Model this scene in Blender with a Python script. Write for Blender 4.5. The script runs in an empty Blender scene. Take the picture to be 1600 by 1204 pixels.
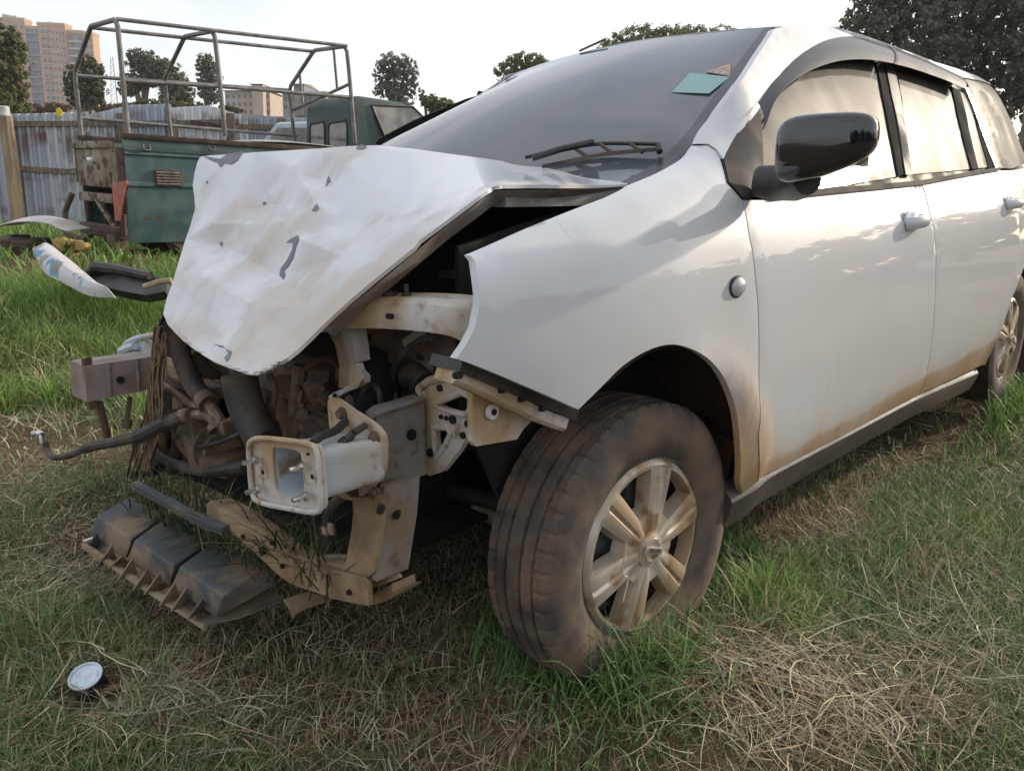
import bpy, bmesh, math, random
import numpy as np
from mathutils import Vector, Matrix, geometry
random.seed(7); rng = np.random.default_rng(7)
scn = bpy.context.scene; COL = scn.collection

# ------------------------------------------------------------------ camera (car frame pose, world = gravity frame)
CAR_C = np.array([1.185061, 1.57910629, 0.97231818])
YAW, PITCH, ROLL_CAR, ROLL_W = math.radians(-135.66443), math.radians(14.01101), math.radians(-1.24847), math.radians(2.3)
FPX = 1234.08
def basis(a, p, r):
    f = np.array([math.cos(a)*math.cos(p), math.sin(a)*math.cos(p), -math.sin(p)])
    rt = np.cross(f, [0, 0, 1]); rt /= np.linalg.norm(rt); up = np.cross(rt, f)
    return f, math.cos(r)*rt+math.sin(r)*up, math.cos(r)*up-math.sin(r)*rt
BC = basis(YAW, PITCH, ROLL_CAR); BW = basis(YAW, PITCH, ROLL_W)
R = np.array(BW).T @ np.array(BC)              # car frame -> world
W_C = R @ CAR_C
cam = bpy.data.cameras.new('camera'); camo = bpy.data.objects.new('camera', cam); COL.objects.link(camo)
cam.sensor_width = 36; cam.lens = FPX/1600*36; cam.clip_start = .05; cam.clip_end = 3000
M = Matrix.Identity(4)
for i in range(3):
    M[i][0], M[i][1], M[i][2], M[i][3] = BW[1][i], BW[2][i], -BW[0][i], W_C[i]
camo.matrix_world = M; scn.camera = camo

# ------------------------------------------------------------------ world and sun
SUN_EL, SUN_AZ = math.radians(19.5), math.radians(167)     # azimuth: angle of the sun direction from +x, counter-clockwise
sun_dir = Vector((math.cos(SUN_AZ)*math.cos(SUN_EL), math.sin(SUN_AZ)*math.cos(SUN_EL), math.sin(SUN_EL)))
wd = bpy.data.worlds.new('World'); scn.world = wd; wd.use_nodes = True
nt = wd.node_tree; nt.nodes.clear(); N = nt.nodes.new; L = nt.links.new
out = N('ShaderNodeOutputWorld'); bg = N('ShaderNodeBackground'); bg.inputs[1].default_value = .15
sky = N('ShaderNodeTexSky'); sky.sky_type = 'NISHITA'; sky.sun_disc = False
sky.sun_elevation = SUN_EL; sky.sun_rotation = math.pi/2-SUN_AZ; sky.dust_density = 2.2; sky.air_density = 1.0; sky.ozone_density = 1.0
tc = N('ShaderNodeTexCoord'); mp = N('ShaderNodeMapping'); mp.inputs['Scale'].default_value = (1.0, 1.0, 3.2)
no = N('ShaderNodeTexNoise'); no.inputs['Scale'].default_value = 2.6; no.inputs['Detail'].default_value = 7; no.inputs['Roughness'].default_value = .58
rp = N('ShaderNodeMapRange'); rp.inputs[1].default_value = .40; rp.inputs[2].default_value = .72; rp.inputs[3].default_value = .50; rp.inputs[4].default_value = .92
mx = N('ShaderNodeMix'); mx.data_type = 'RGBA'; mx.inputs[7].default_value = (5.5, 5.55, 5.65, 1)
L(tc.outputs['Generated'], mp.inputs[0]); L(mp.outputs[0], no.inputs[0]); L(no.outputs[0], rp.inputs[0]); L(rp.outputs[0], mx.inputs[0])
L(sky.outputs[0], mx.inputs[6]); L(mx.outputs[2], bg.inputs[0]); L(bg.outputs[0], out.inputs[0])
sl = bpy.data.lights.new('sun', 'SUN'); sl.energy = 2.7; sl.angle = math.radians(1.5); sl.color = (1, .87, .70)
so = bpy.data.objects.new('sun', sl); COL.objects.link(so); so.rotation_euler = sun_dir.to_track_quat('Z', 'Y').to_euler(); so.location = (0, 0, 30)
scn.view_settings.view_transform = 'Standard'; scn.view_settings.look = 'None'; scn.view_settings.gamma = 1
scn.view_settings.exposure = 0.58
scn.cycles.use_denoising = True; scn.cycles.max_bounces = 6; scn.cycles.transparent_max_bounces = 6

# ------------------------------------------------------------------ maths helpers
def ray_c(px, py): return BC[0]+BC[1]*(px-800)/FPX-BC[2]*(py-602)/FPX
def ray_w(px, py): return BW[0]+BW[1]*(px-800)/FPX-BW[2]*(py-602)/FPX
def CU(px, py, **k):                       # pixel ray met with a plane x=, y=, z= or depth d=, car frame
    d = ray_c(px, py)
    for a, v in k.items():
        t = v if a == 'd' else (v-CAR_C['xyz'.index(a)])/d['xyz'.index(a)]
    return CAR_C+t*d
def WU(px, py, d): return W_C+d*ray_w(px, py)
def WP(px, py, p0, n):                     # world, ray met with a plane
    r = ray_w(px, py); return W_C+r*(np.dot(p0-W_C, n)/np.dot(r, n))
def proj_w(P):
    d = P-W_C; z = d@BW[0]; return 800+FPX*(d@BW[1])/z, 602-FPX*(d@BW[2])/z, z
def sstep(a, b, x):
    t = np.clip((x-a)/(b-a), 0, 1); return t*t*(3-2*t)
def cr(pts, n=6, closed=False):            # catmull-rom
    P = [np.array(p, float) for p in pts]; m = len(P); o = []
    for i in range(m if closed else m-1):
        p0 = P[(i-1) % m] if closed or i > 0 else 2*P[0]-P[1]
        p1 = P[i]; p2 = P[(i+1) % m]
        p3 = P[(i+2) % m] if closed or i < m-2 else 2*P[-1]-P[-2]
        for j in range(n):
            t = j/n
            o.append(.5*((2*p1)+(p2-p0)*t+(2*p0-5*p1+4*p2-p3)*t*t+(3*p1-p0-3*p2+p3)*t**3))
    if not closed: o.append(P[-1])
    return o
def inside(x, y, poly):
    c = np.zeros(np.shape(x), bool); n = len(poly)
    for i in range(n):
        x1, y1 = poly[i]; x2, y2 = poly[i-1]
        if y1 == y2: continue
        k = ((y1 > y) != (y2 > y)) & (x < (x2-x1)*(y-y1)/(y2-y1)+x1); c ^= k
    return c
def densify(poly, step):
    o = []
    for i in range(len(poly)):
        a = np.array(poly[i], float); b = np.array(poly[(i+1) % len(poly)], float); n = max(1, int(math.ceil(np.linalg.norm(b-a)/step)))
        for j in range(n): o.append(a+(b-a)*j/n)
    return o
def inset(poly, d):
    P = [np.array(p, float) for p in poly]; A = sum(P[i-1][0]*P[i][1]-P[i][0]*P[i-1][1] for i in range(len(P))); s = 1 if A > 0 else -1; o = []
    for i in range(len(P)):
        e1 = P[i]-P[i-1]; e2 = P[(i+1) % len(P)]-P[i]
        n = np.array([-(e1[1]/(np.linalg.norm(e1)+1e-9)+e2[1]/(np.linalg.norm(e2)+1e-9)), e1[0]/(np.linalg.norm(e1)+1e-9)+e2[0]/(np.linalg.norm(e2)+1e-9)])
        n /= max(np.linalg.norm(n), .7); o.append(P[i]+s*n*d)
    return o
def cdt(poly, holes=(), step=.03, grid=True):
    V = []; E = []
    for lp in [poly]+list(holes):
        b = len(V); m = len(lp); V += [(p[0], p[1]) for p in lp]; E += [(b+i, b+(i+1) % m) for i in range(m)]
    nb = len(V)
    if grid:
        a = np.array(poly); x0, y0 = a.min(0); x1, y1 = a.max(0)
        gx, gy = np.meshgrid(np.arange(x0+step/2, x1, step), np.arange(y0+step/2, y1, step)); gx = gx+((np.arange(gx.shape[0]) % 2)*step/2)[:, None]
        gx = gx.ravel(); gy = gy.ravel(); k = inside(gx, gy, poly)
        for h in holes: k &= ~inside(gx, gy, h)
        gx, gy = gx[k], gy[k]; bd = np.array(V)
        if len(gx):
            dm = np.min((gx[:, None]-bd[None, :, 0])**2+(gy[:, None]-bd[None, :, 1])**2, 1); k = dm > (.45*step)**2
            V += list(zip(gx[k].tolist(), gy[k].tolist()))
    r = geometry.delaunay_2d_cdt([Vector((float(v[0]), float(v[1]))) for v in V], E, [], 0, 1e-7)
    vs = np.array([(v.x, v.y) for v in r[0]]); F = [tuple(f) for f in r[2]]
    c = np.array([vs[list(f)].mean(0) for f in F]); k = inside(c[:, 0], c[:, 1], poly)
    for h in holes: k &= ~inside(c[:, 0], c[:, 1], h)
    return vs, [f for f, q in zip(F, k) if q]
def bnd(F):
    d = {}
    for f in F:
        for i in range(len(f)):
            a, b = f[i], f[(i+1) % len(f)]
            if (b, a) in d: del d[(b, a)]
            else: d[(a, b)] = 1
    return list(d)

# ------------------------------------------------------------------ mesh helpers: (verts, faces)
def J(*parts):
    V = []; F = []
    for v, f in parts:
        b = len(V); V += [tuple(map(float, q)) for q in v]; F += [tuple(i+b for i in q) for q in f]
    return V, F
def box(c, s, rot=None, bev=0):
    bm = bmesh.new(); bmesh.ops.create_cube(bm, size=1)
    for v in bm.verts: v.co = Vector((v.co.x*s[0], v.co.y*s[1], v.co.z*s[2]))
    if bev: bmesh.ops.bevel(bm, geom=bm.edges[:], offset=bev, segments=2, profile=.5, affect='EDGES')
    m = Matrix.Identity(3) if rot is None else (rot if isinstance(rot, Matrix) else Matrix(rot))
    V = [tuple(m @ v.co+Vector(c)) for v in bm.verts]; bm.verts.index_update(); F = [tuple(v.index for v in f.verts) for f in bm.faces]; bm.free(); return V, F
def tube(path, r, n=10, cap=True):
    P = [Vector(p) for p in path]; m = len(P); rs = r if hasattr(r, '__len__') else [r]*m; V = []; F = []; u = None
    for i in range(m):
        t = (P[min(i+1, m-1)]-P[max(i-1, 0)]).normalized()
        if u is None: u = t.orthogonal().normalized()
        else: u = (u-t*u.dot(t)).normalized()
        w = t.cross(u)
        for k in range(n):
            a = 2*math.pi*k/n; V.append(tuple(P[i]+(u*math.cos(a)+w*math.sin(a))*rs[i]))
    for i in range(m-1):
        for k in range(n): F.append((i*n+k, i*n+(k+1) % n, (i+1)*n+(k+1) % n, (i+1)*n+k))
    if cap: F += [tuple(range(n-1, -1, -1)), tuple(range((m-1)*n, m*n))]
    return V, F
def cyl(a, b, r, n=14): return tube([a, b], r, n)
def sweep(path, prof, upv=(0, 0, 1), closed=True, cap=True):   # prof: list of (side, up)
    P = [Vector(p) for p in path]; m = len(P); V = []; F = []; n = len(prof); upv = Vector(upv)
    for i in range(m):
        t = (P[min(i+1, m-1)]-P[max(i-1, 0)]).normalized(); s = t.cross(upv).normalized(); w = s.cross(t)
        for a, b in prof: V.append(tuple(P[i]+s*a+w*b))
    for i in range(m-1):
        for k in range(n if closed else n-1): F.append((i*n+k, i*n+(k+1) % n, (i+1)*n+(k+1) % n, (i+1)*n+k))
    if cap and closed: F += [tuple(range(n-1, -1, -1)), tuple(range((m-1)*n, m*n))]
    return V, F
def plate(pts, th, holes=(), step=None, eye=None):   # planar 3d outline, thickened by th along its normal
    P = [np.array(p, float) for p in pts]; c = sum(P)/len(P); nrm = np.zeros(3)
    for i in range(len(P)): nrm += np.cross(P[i-1]-c, P[i]-c)
    nrm /= np.linalg.norm(nrm)
    if nrm.dot((CAR_C if eye is None else eye)-c) < 0: nrm = -nrm
    u = P[1]-P[0]; u -= nrm*u.dot(nrm); u /= np.linalg.norm(u); w = np.cross(nrm, u)
    q = lambda p: ((np.array(p)-c).dot(u), (np.array(p)-c).dot(w))
    vs, F = cdt([q(p) for p in P], [[q(p) for p in h] for h in holes], step or 1, bool(step))
    n = len(vs); V = [c+u*a+w*b for a, b in vs]; V += [v-nrm*th for v in V]
    B = bnd(F); return V, F+[tuple(i+n for i in reversed(f)) for f in F]+[(b, a, a+n, b+n) for a, b in B]
def solid(V, F, off):                      # thicken an open sheet by vectors off (array or one vector)
    V = np.array(V, float); n = len(V); O = V+np.array(off); B = bnd(F)
    return list(V)+list(O), list(F)+[tuple(i+n for i in reversed(f)) for f in F]+[(b, a, a+n, b+n) for a, b in B]
def vnorm(V, F):
    V = np.array(V, float); nn = np.zeros_like(V)
    for f in F:
        c = np.cross(V[f[1]]-V[f[0]], V[f[2]]-V[f[0]])
        for i in f: nn[i] += c
    return nn/np.maximum(np.linalg.norm(nn, axis=1, keepdims=True), 1e-12)
def lathe(prof, n=48, ax='y'):             # prof list of (r, h); axis y
    V = []; F = []; m = len(prof)
    for k in range(n):
        a = 2*math.pi*k/n
        for r, h in prof: V.append((r*math.cos(a), h, r*math.sin(a)) if ax == 'y' else (r*math.cos(a), r*math.sin(a), h))
    for k in range(n):
        for i in range(m-1): F.append((k*m+i, k*m+i+1, ((k+1) % n)*m+i+1, ((k+1) % n)*m+i))
    return V, F
def disc(c, nrm, r, th=.004, n=14):
    c = np.array(c, float); nrm = np.array(nrm, float)/np.linalg.norm(nrm); return tube([c-nrm*th*.5, c+nrm*th*.5], r, n)
def sphere(c, r, nu=12, nv=8, s=(1, 1, 1)):
    V = []; F = []
    for i in range(nv+1):
        for k in range(nu):
            a = math.pi*i/nv; b = 2*math.pi*k/nu; V.append((c[0]+r*s[0]*math.sin(a)*math.cos(b), c[1]+r*s[1]*math.sin(a)*math.sin(b), c[2]+r*s[2]*math.cos(a)))
    for i in range(nv):
        for k in range(nu): F.append((i*nu+k, (i+1)*nu+k, (i+1)*nu+(k+1) % nu, i*nu+(k+1) % nu))
    return V, F
def xf(g, m=None, t=(0, 0, 0)):
    V = np.array(g[0], float)
    if m is not None: V = V @ np.array(m).T
    return [tuple(v) for v in V+np.array(t)], g[1]
def mk(name, g, mat, parent=None, smooth=True, angle=35, **props):
    me = bpy.data.meshes.new(name); me.from_pydata([tuple(map(float, v)) for v in g[0]], [], [tuple(int(i) for i in f) for f in g[1]])
    bm = bmesh.new(); bm.from_mesh(me); bmesh.ops.remove_doubles(bm, verts=bm.verts, dist=1e-6); bmesh.ops.recalc_face_normals(bm, faces=bm.faces); bm.to_mesh(me); bm.free()
    me.materials.append(mat)
    if smooth:
        me.shade_smooth(); me.set_sharp_from_angle(angle=math.radians(angle))
    o = bpy.data.objects.new(name, me); COL.objects.link(o)
    if parent: o.parent = parent
    for k, v in props.items(): o[k] = v
    return o
def raw(name, V, quads, tris, mat, col=None, **props):        # fast numpy mesh
    me = bpy.data.meshes.new(name); me.vertices.add(len(V)); me.vertices.foreach_set('co', np.asarray(V, np.float32).ravel())
    nq, n3 = len(quads), len(tris); lp = np.concatenate([np.asarray(quads, np.int32).ravel(), np.asarray(tris, np.int32).ravel()])
    me.loops.add(len(lp)); me.loops.foreach_set('vertex_index', lp); me.polygons.add(nq+n3)
    st = np.concatenate([np.arange(nq)*4, nq*4+np.arange(n3)*3]).astype(np.int32); me.polygons.foreach_set('loop_start', st)
    me.update(calc_edges=True)
    if col is not None:
        at = me.color_attributes.new('tint', 'FLOAT_COLOR', 'POINT'); c = np.ones((len(V), 4), np.float32); c[:, :3] = col; at.data.foreach_set('color', c.ravel())
    me.materials.append(mat); o = bpy.data.objects.new(name, me); COL.objects.link(o)
    for k, v in props.items(): o[k] = v
    return o
def thing(name, label, cat, loc=(0, 0, 0), rot=None, group=None):
    o = bpy.data.objects.new(name, None); COL.objects.link(o); o.empty_display_size = .2
    m = Matrix.Identity(4) if rot is None else Matrix(np.array(rot).tolist()).to_4x4(); m.translation = Vector(loc); o.matrix_world = m
    o['label'] = label; o['category'] = cat
    if group: o['group'] = group
    return o
def copy_tree(o, parent=None):
    c = o.copy(); COL.objects.link(c); c.parent = parent
    for ch in list(o.children): copy_tree(ch, c)
    return c

# ------------------------------------------------------------------ materials
def mat(name, c1, c2=None, scale=8, rough=.6, metal=0, bump=0, bscale=60, coat=0, spec=.5, lo=.4, hi=.65, c3=None, s3=30, stretch=None, lo3=.52, hi3=.6):
    m = bpy.data.materials.new(name); m.use_nodes = True; t = m.node_tree; b = t.nodes['Principled BSDF']
    b.inputs['Roughness'].default_value = rough; b.inputs['Metallic'].default_value = metal; b.inputs['Coat Weight'].default_value = coat; b.inputs['Specular IOR Level'].default_value = spec
    b.inputs['Base Color'].default_value = (*c1, 1); tc = t.nodes.new('ShaderNodeTexCoord'); co = tc.outputs['Object']
    if stretch:
        mp = t.nodes.new('ShaderNodeMapping'); mp.inputs['Scale'].default_value = stretch; t.links.new(co, mp.inputs[0]); co = mp.outputs[0]
    def noise(s, d=6):
        n = t.nodes.new('ShaderNodeTexNoise'); n.inputs['Scale'].default_value = s; n.inputs['Detail'].default_value = d; t.links.new(co, n.inputs[0]); return n.outputs[0]
    def rng_(sock, a, b_):
        r = t.nodes.new('ShaderNodeMapRange'); r.interpolation_type = 'SMOOTHSTEP'; r.inputs[1].default_value = a; r.inputs[2].default_value = b_; t.links.new(sock, r.inputs[0]); return r.outputs[0]
    def mixc(f, a, b_):
        x = t.nodes.new('ShaderNodeMix'); x.data_type = 'RGBA'; t.links.new(f, x.inputs[0])
        for s, v in ((x.inputs[6], a), (x.inputs[7], b_)):
            if isinstance(v, tuple): s.default_value = (*v, 1)
            else: t.links.new(v, s)
        return x.outputs[2]
    c = c1
    if c2:
        f = rng_(noise(scale), lo, hi); c = mixc(f, c1, c2)
        rr = t.nodes.new('ShaderNodeMapRange'); rr.inputs[3].default_value = rough; rr.inputs[4].default_value = min(1, rough+.25); t.links.new(f, rr.inputs[0]); t.links.new(rr.outputs[0], b.inputs['Roughness'])
    if c3: c = mixc(rng_(noise(s3), lo3, hi3), c, c3)
    if not isinstance(c, tuple): t.links.new(c, b.inputs['Base Color'])
    if bump:
        bp = t.nodes.new('ShaderNodeBump'); bp.inputs['Strength'].default_value = bump; bp.inputs['Distance'].default_value = .01; t.links.new(noise(bscale, 4), bp.inputs['Height']); t.links.new(bp.outputs[0], b.inputs['Normal'])
    m['x'] = 0
    return m
def tint_mat(name, rough=.6, spec=.3, trans=0.25):
    m = bpy.data.materials.new(name); m.use_nodes = True; t = m.node_tree; b = t.nodes['Principled BSDF']; a = t.nodes.new('ShaderNodeVertexColor'); a.layer_name = 'tint'
    t.links.new(a.outputs[0], b.inputs['Base Color']); b.inputs['Roughness'].default_value = rough; b.inputs['Specular IOR Level'].default_value = spec
    if trans:
        tr = t.nodes.new('ShaderNodeBsdfTranslucent'); t.links.new(a.outputs[0], tr.inputs[0]); ms = t.nodes.new('ShaderNodeMixShader'); ms.inputs[0].default_value = trans
        t.links.new(b.outputs[0], ms.inputs[1]); t.links.new(tr.outputs[0], ms.inputs[2]); t.links.new(ms.outputs[0], t.nodes['Material Output'].inputs[0])
    return m
def paint_mat(name, white, mud, hood=False):
    m = bpy.data.materials.new(name); m.use_nodes = True; t = m.node_tree; b = t.nodes['Principled BSDF']; n_ = t.nodes.new; l_ = t.links.new
    tc = n_('ShaderNodeTexCoord'); sp = n_('ShaderNodeSeparateXYZ'); l_(tc.outputs['Object'], sp.inputs[0])
    def math_(op, a, b_=None, cl=False):
        x = n_('ShaderNodeMath'); x.operation = op; x.use_clamp = cl
        for i, v in enumerate((a, b_)):
            if v is None: continue
            if isinstance(v, (int, float)): x.inputs[i].default_value = v
            else: l_(v, x.inputs[i])
        return x.outputs[0]
    def mr(s, a, b_, c=0, d=1):
        x = n_('ShaderNodeMapRange'); x.interpolation_type = 'SMOOTHSTEP'; l_(s, x.inputs[0])
        for i, v in enumerate((a, b_, c, d)): x.inputs[i+1].default_value = v
        return x.outputs[0]
    def noise(s, st=(1, 1, 1), d=7, r=.6):
        mp = n_('ShaderNodeMapping'); mp.inputs['Scale'].default_value = st; l_(tc.outputs['Object'], mp.inputs[0])
        x = n_('ShaderNodeTexNoise'); x.inputs['Scale'].default_value = s; x.inputs['Detail'].default_value = d; x.inputs['Roughness'].default_value = r; l_(mp.outputs[0], x.inputs[0]); return x.outputs[0]
    n1 = noise(7, (1, 1, .35)); n2 = noise(40, (1, 1, .5)); n3 = noise(2.2)
    if not hood:
        low = mr(sp.outputs[2], .62, .25)
        dx = sp.outputs[0]; dz = math_('SUBTRACT', sp.outputs[2], .31)
        d = math_('SQRT', math_('ADD', math_('MULTIPLY', dx, dx), math_('MULTIPLY', dz, dz)))
        arch = math_('MULTIPLY', mr(d, .50, .36), mr(sp.outputs[0], .02, -.2))
        arch2 = math_('MULTIPLY', mr(d, .43, .365), .6)
        k = math_('ADD', math_('MULTIPLY', low, 1.0), math_('MAXIMUM', math_('MULTIPLY', arch, .8), arch2))
        crease = mr(sp.outputs[2], .385, .35, 0, .55)
        k = math_('ADD', k, crease)
        k = math_('ADD', k, math_('MULTIPLY', math_('SUBTRACT', n1, .5), 1.5))
        k = math_('ADD', k, math_('MULTIPLY', math_('SUBTRACT', n2, .5), .7))
        f = math_('MULTIPLY', mr(k, .25, 1.7), .88)
        scf = math_('MULTIPLY', math_('MULTIPLY', mr(noise(34, (1, 1, .22), 5, .65), .58, .70), mr(noise(3.1, (1, 1, 1), 3), .46, .58)), mr(sp.outputs[2], .86, .45)); f = math_('ADD', f, math_('MULTIPLY', scf, .55), True)
        hz = math_('MULTIPLY', mr(n3, .35, .7), .22); f = math_('ADD', f, math_('MULTIPLY', hz, .7), True)
    else:
        lowz = mr(sp.outputs[2], 1.0, .66, .0, .5)
        k = math_('ADD', lowz, math_('MULTIPLY', math_('SUBTRACT', n3, .45), 3.6)); k = math_('ADD', k, math_('MULTIPLY', math_('SUBTRACT', n1, .5), 1.0))
        f = math_('MULTIPLY', mr(k, .0, .9), .75)
    x = n_('ShaderNodeMix'); x.data_type = 'RGBA'; l_(f, x.inputs[0]); x.inputs[6].default_value = (*white, 1); x.inputs[7].default_value = (*mud, 1)
    l_(x.outputs[2], b.inputs['Base Color'])
    l_(mr(f, 0, .6, .45, .7), b.inputs['Roughness']); l_(mr(f, 0, .5, .85, .05), b.inputs['Coat Weight']); b.inputs['Coat Roughness'].default_value = .03; b.inputs['Specular IOR Level'].default_value = .07
    bp = n_('ShaderNodeBump'); bp.inputs['Strength'].default_value = .06; bp.inputs['Distance'].default_value = .004; l_(n2, bp.inputs['Height']); l_(bp.outputs[0], b.inputs['Normal'])
    return m
DARK = (.012, .012, .013)
M_paint = paint_mat('white_paint', (.58, .60, .615), (.40, .265, .15))
M_hood = paint_mat('hood_paint', (.60, .615, .635), (.55, .45, .36), True)
M_prime = mat('bare_primer', (.035, .04, .055), (.10, .11, .13), 60, .6)
M_black = mat('black_plastic', (.018, .018, .02), (.05, .045, .04), 12, .38, bump=.05)
M_gloss = mat('gloss_black', (.008, .009, .012), None, 1, .08, coat=1)
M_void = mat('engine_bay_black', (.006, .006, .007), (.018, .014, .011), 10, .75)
M_rub = mat('tyre_rubber', (.058, .050, .044), (.13, .098, .074), 14, .75, bump=.1, bscale=200, lo=.38, hi=.60, c3=(.18, .115, .078), s3=9, lo3=.46, hi3=.68)
M_hub = mat('hubcap_silver', (.60, .56, .50), (.40, .30, .20), 6, .36, .5, lo=.36, hi=.62, c3=(.33, .22, .13), s3=20, lo3=.5, hi3=.66)
M_steel = mat('steel_wheel', (.16, .17, .18), (.06, .055, .05), 14, .5, .4)
M_cream = mat('muddy_white_steel', (.58, .56, .52), (.42, .30, .17), 9, .5, lo=.35, hi=.62, c3=(.30, .18, .10), s3=38, lo3=.54, hi3=.76, bump=.08)
M_tan = mat('tan_mud_steel', (.33, .235, .14), (.21, .14, .085), 12, .7, bump=.15, c3=(.40, .33, .24), s3=5)
M_grey = mat('grey_muddy_steel', (.23, .22, .21), (.22, .155, .095), 8, .6, bump=.12, c3=(.14, .10, .07), s3=40, lo3=.52, hi3=.74)
M_bluew = mat('blue_white_steel', (.50, .56, .62), (.46, .42, .36), 7, .4, c3=(.30, .21, .13), s3=16, lo3=.58, hi3=.7)
M_tray = mat('dusty_black_tray', (.075, .08, .085), (.27, .205, .135), 5, .7, bump=.15, lo=.47, hi=.60, bscale=90)
M_rust = mat('rusty_iron', (.10, .055, .035), (.16, .11, .075), 14, .8, bump=.3)
M_eng = mat('dusty_engine', (.19, .14, .10), (.09, .068, .05), 18, .8, bump=.3, c3=(.30, .21, .13), s3=9)
M_hose = mat('rubber_hose', (.032, .030, .030), (.12, .09, .065), 14, .6, bump=.1)
M_pipe = mat('alloy_pipe', (.25, .19, .14), (.15, .10, .065), 20, .5, .5)
M_chrome = mat('bright_metal', (.7, .7, .7), (.5, .45, .4), 30, .25, .9)
M_visor = mat('smoked_visor', (.05, .05, .058), (.085, .083, .085), 5, .4, coat=.25, spec=.06)
def glass_mat(name, base, dust, rough, coat):
    m = mat(name, base, dust, 3.0, rough, coat=coat, lo=.3, hi=.75, stretch=(1, 1, .5)); m.node_tree.nodes['Principled BSDF'].inputs['Coat Roughness'].default_value = .05; m.node_tree.nodes['Principled BSDF'].inputs['Specular IOR Level'].default_value = .02; return m
M_ws = glass_mat('dusty_windscreen', (.055, .068, .080), (.11, .122, .132), .4, .85)
M_sg = glass_mat('dusty_side_glass', (.045, .042, .038), (.10, .09, .078), .42, .33)
M_band = mat('windscreen_band', (.022, .022, .028), None, 1, .3)
M_amb = mat('clear_lens', (.55, .55, .55), (.4, .38, .36), 40, .12, coat=1)
M_teal = mat('teal_sticker', (.24, .40, .385), (.30, .45, .43), 40, .5)
M_orange = mat('orange_print', (.50, .34, .25), (.30, .26, .24), 60, .5)

def PX(pts, **k): return [CU(*p, **k) for p in pts]
def holes_(name, pts, nrm, par, m=None, th=.004):
    for c, r in pts: mk(name, disc(c, nrm, r, th, 12), m or M_void, par)
def mks(name, parts, m, par, **k): return [mk(name, g, m, par, **k) for g in parts]

# ------------------------------------------------------------------ ground height
pn = R @ np.array([0, 0, 1.0])
bumps = [(rng.uniform(0, 6.28), rng.uniform(.7, 3.2), rng.uniform(0, 6.28), rng.uniform(.006, .02)) for _ in range(14)]
def hgt(x, y):
    x = np.asarray(x, float); y = np.asarray(y, float)
    pl = -(pn[0]*x+pn[1]*y)/pn[2]
    u = (x-W_C[0])*BW[1][0]+(y-W_C[1])*BW[1][1]; v = (x-W_C[0])*math.cos(YAW)+(y-W_C[1])*math.sin(YAW)
    d = np.hypot(x+.9, y); far = .12-.26*sstep(8.5, 17, v)
    k = sstep(2.6, 5.5, d); h = pl*(1-k)+far*k
    h = h+.10*np.exp(-((u+3.6)/1.0)**2-((v-4.6)/1.3)**2)
    q_ = R @ np.array([0, .69, 0]); h = h+.065*np.exp(-((x-q_[0])**2+(y-q_[1])**2)/.34**2)
    for a, f, p, s in bumps: h = h+s*(.4+.6*sstep(1, 3, d))*np.sin(f*(math.cos(a)*x+math.sin(a)*y)+p)
    return h
def WG(px, py):                            # pixel to ground point
    r = ray_w(px, py); ts = np.linspace(.5, 40, 1600); P = W_C+ts[:, None]*r; g = P[:, 2]-hgt(P[:, 0], P[:, 1]); i = np.argmax(g < 0)
    return P[i] if (g < 0).any() else P[-1]

def ground():
    m = bpy.data.materials.new('dry_soil'); m.use_nodes = True; t = m.node_tree; b = t.nodes['Principled BSDF']; b.inputs['Roughness'].default_value = .95; b.inputs['Specular IOR Level'].default_value = .1
    tc = t.nodes.new('ShaderNodeTexCoord'); n1 = t.nodes.new('ShaderNodeTexNoise'); n1.inputs['Scale'].default_value = 1.3; n1.inputs['Detail'].default_value = 8; n2 = t.nodes.new('ShaderNodeTexNoise'); n2.inputs['Scale'].default_value = 45; n2.inputs['Detail'].default_value = 6
    r = t.nodes.new('ShaderNodeValToRGB'); r.color_ramp.elements[0].position = .35; r.color_ramp.elements[0].color = (.085, .072, .042, 1); r.color_ramp.elements[1].position = .65; r.color_ramp.elements[1].color = (.17, .115, .078, 1)
    x = t.nodes.new('ShaderNodeMix'); x.data_type = 'RGBA'; x.blend_type = 'MULTIPLY'; x.inputs[0].default_value = .8
    r2 = t.nodes.new('ShaderNodeValToRGB'); r2.color_ramp.elements[0].position = .3; r2.color_ramp.elements[0].color = (.4, .4, .4, 1); r2.color_ramp.elements[1].position = .7; r2.color_ramp.elements[1].color = (1.5, 1.4, 1.25, 1)
    for n in (n1, n2): t.links.new(tc.outputs['Object'], n.inputs[0])
    t.links.new(n1.outputs[0], r.inputs[0]); t.links.new(n2.outputs[0], r2.inputs[0]); t.links.new(r.outputs[0], x.inputs[6]); t.links.new(r2.outputs[0], x.inputs[7]); t.links.new(x.outputs[2], b.inputs[0])
    bp = t.nodes.new('ShaderNodeBump'); bp.inputs['Strength'].default_value = .8; bp.inputs['Distance'].default_value = .02; t.links.new(n2.outputs[0], bp.inputs['Height']); t.links.new(bp.outputs[0], b.inputs['Normal'])
    g = np.concatenate([-np.geomspace(440, 12, 14), np.linspace(-11, 11, 150), np.geomspace(12, 440, 14)]); n = len(g)
    X, Y = np.meshgrid(g, g); Z = hgt(X, Y); V = np.stack([X, Y, Z], -1).reshape(-1, 3)
    i, j = np.meshgrid(np.arange(n-1), np.arange(n-1)); a = (j*n+i).ravel(); Q = np.stack([a, a+1, a+n+1, a+n], 1)
    o = raw('ground', V, Q, np.zeros((0, 3), int), m, kind='structure', label='uneven reddish soil of the yard under patchy grass'); o.data.shade_smooth()
ground()

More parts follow.
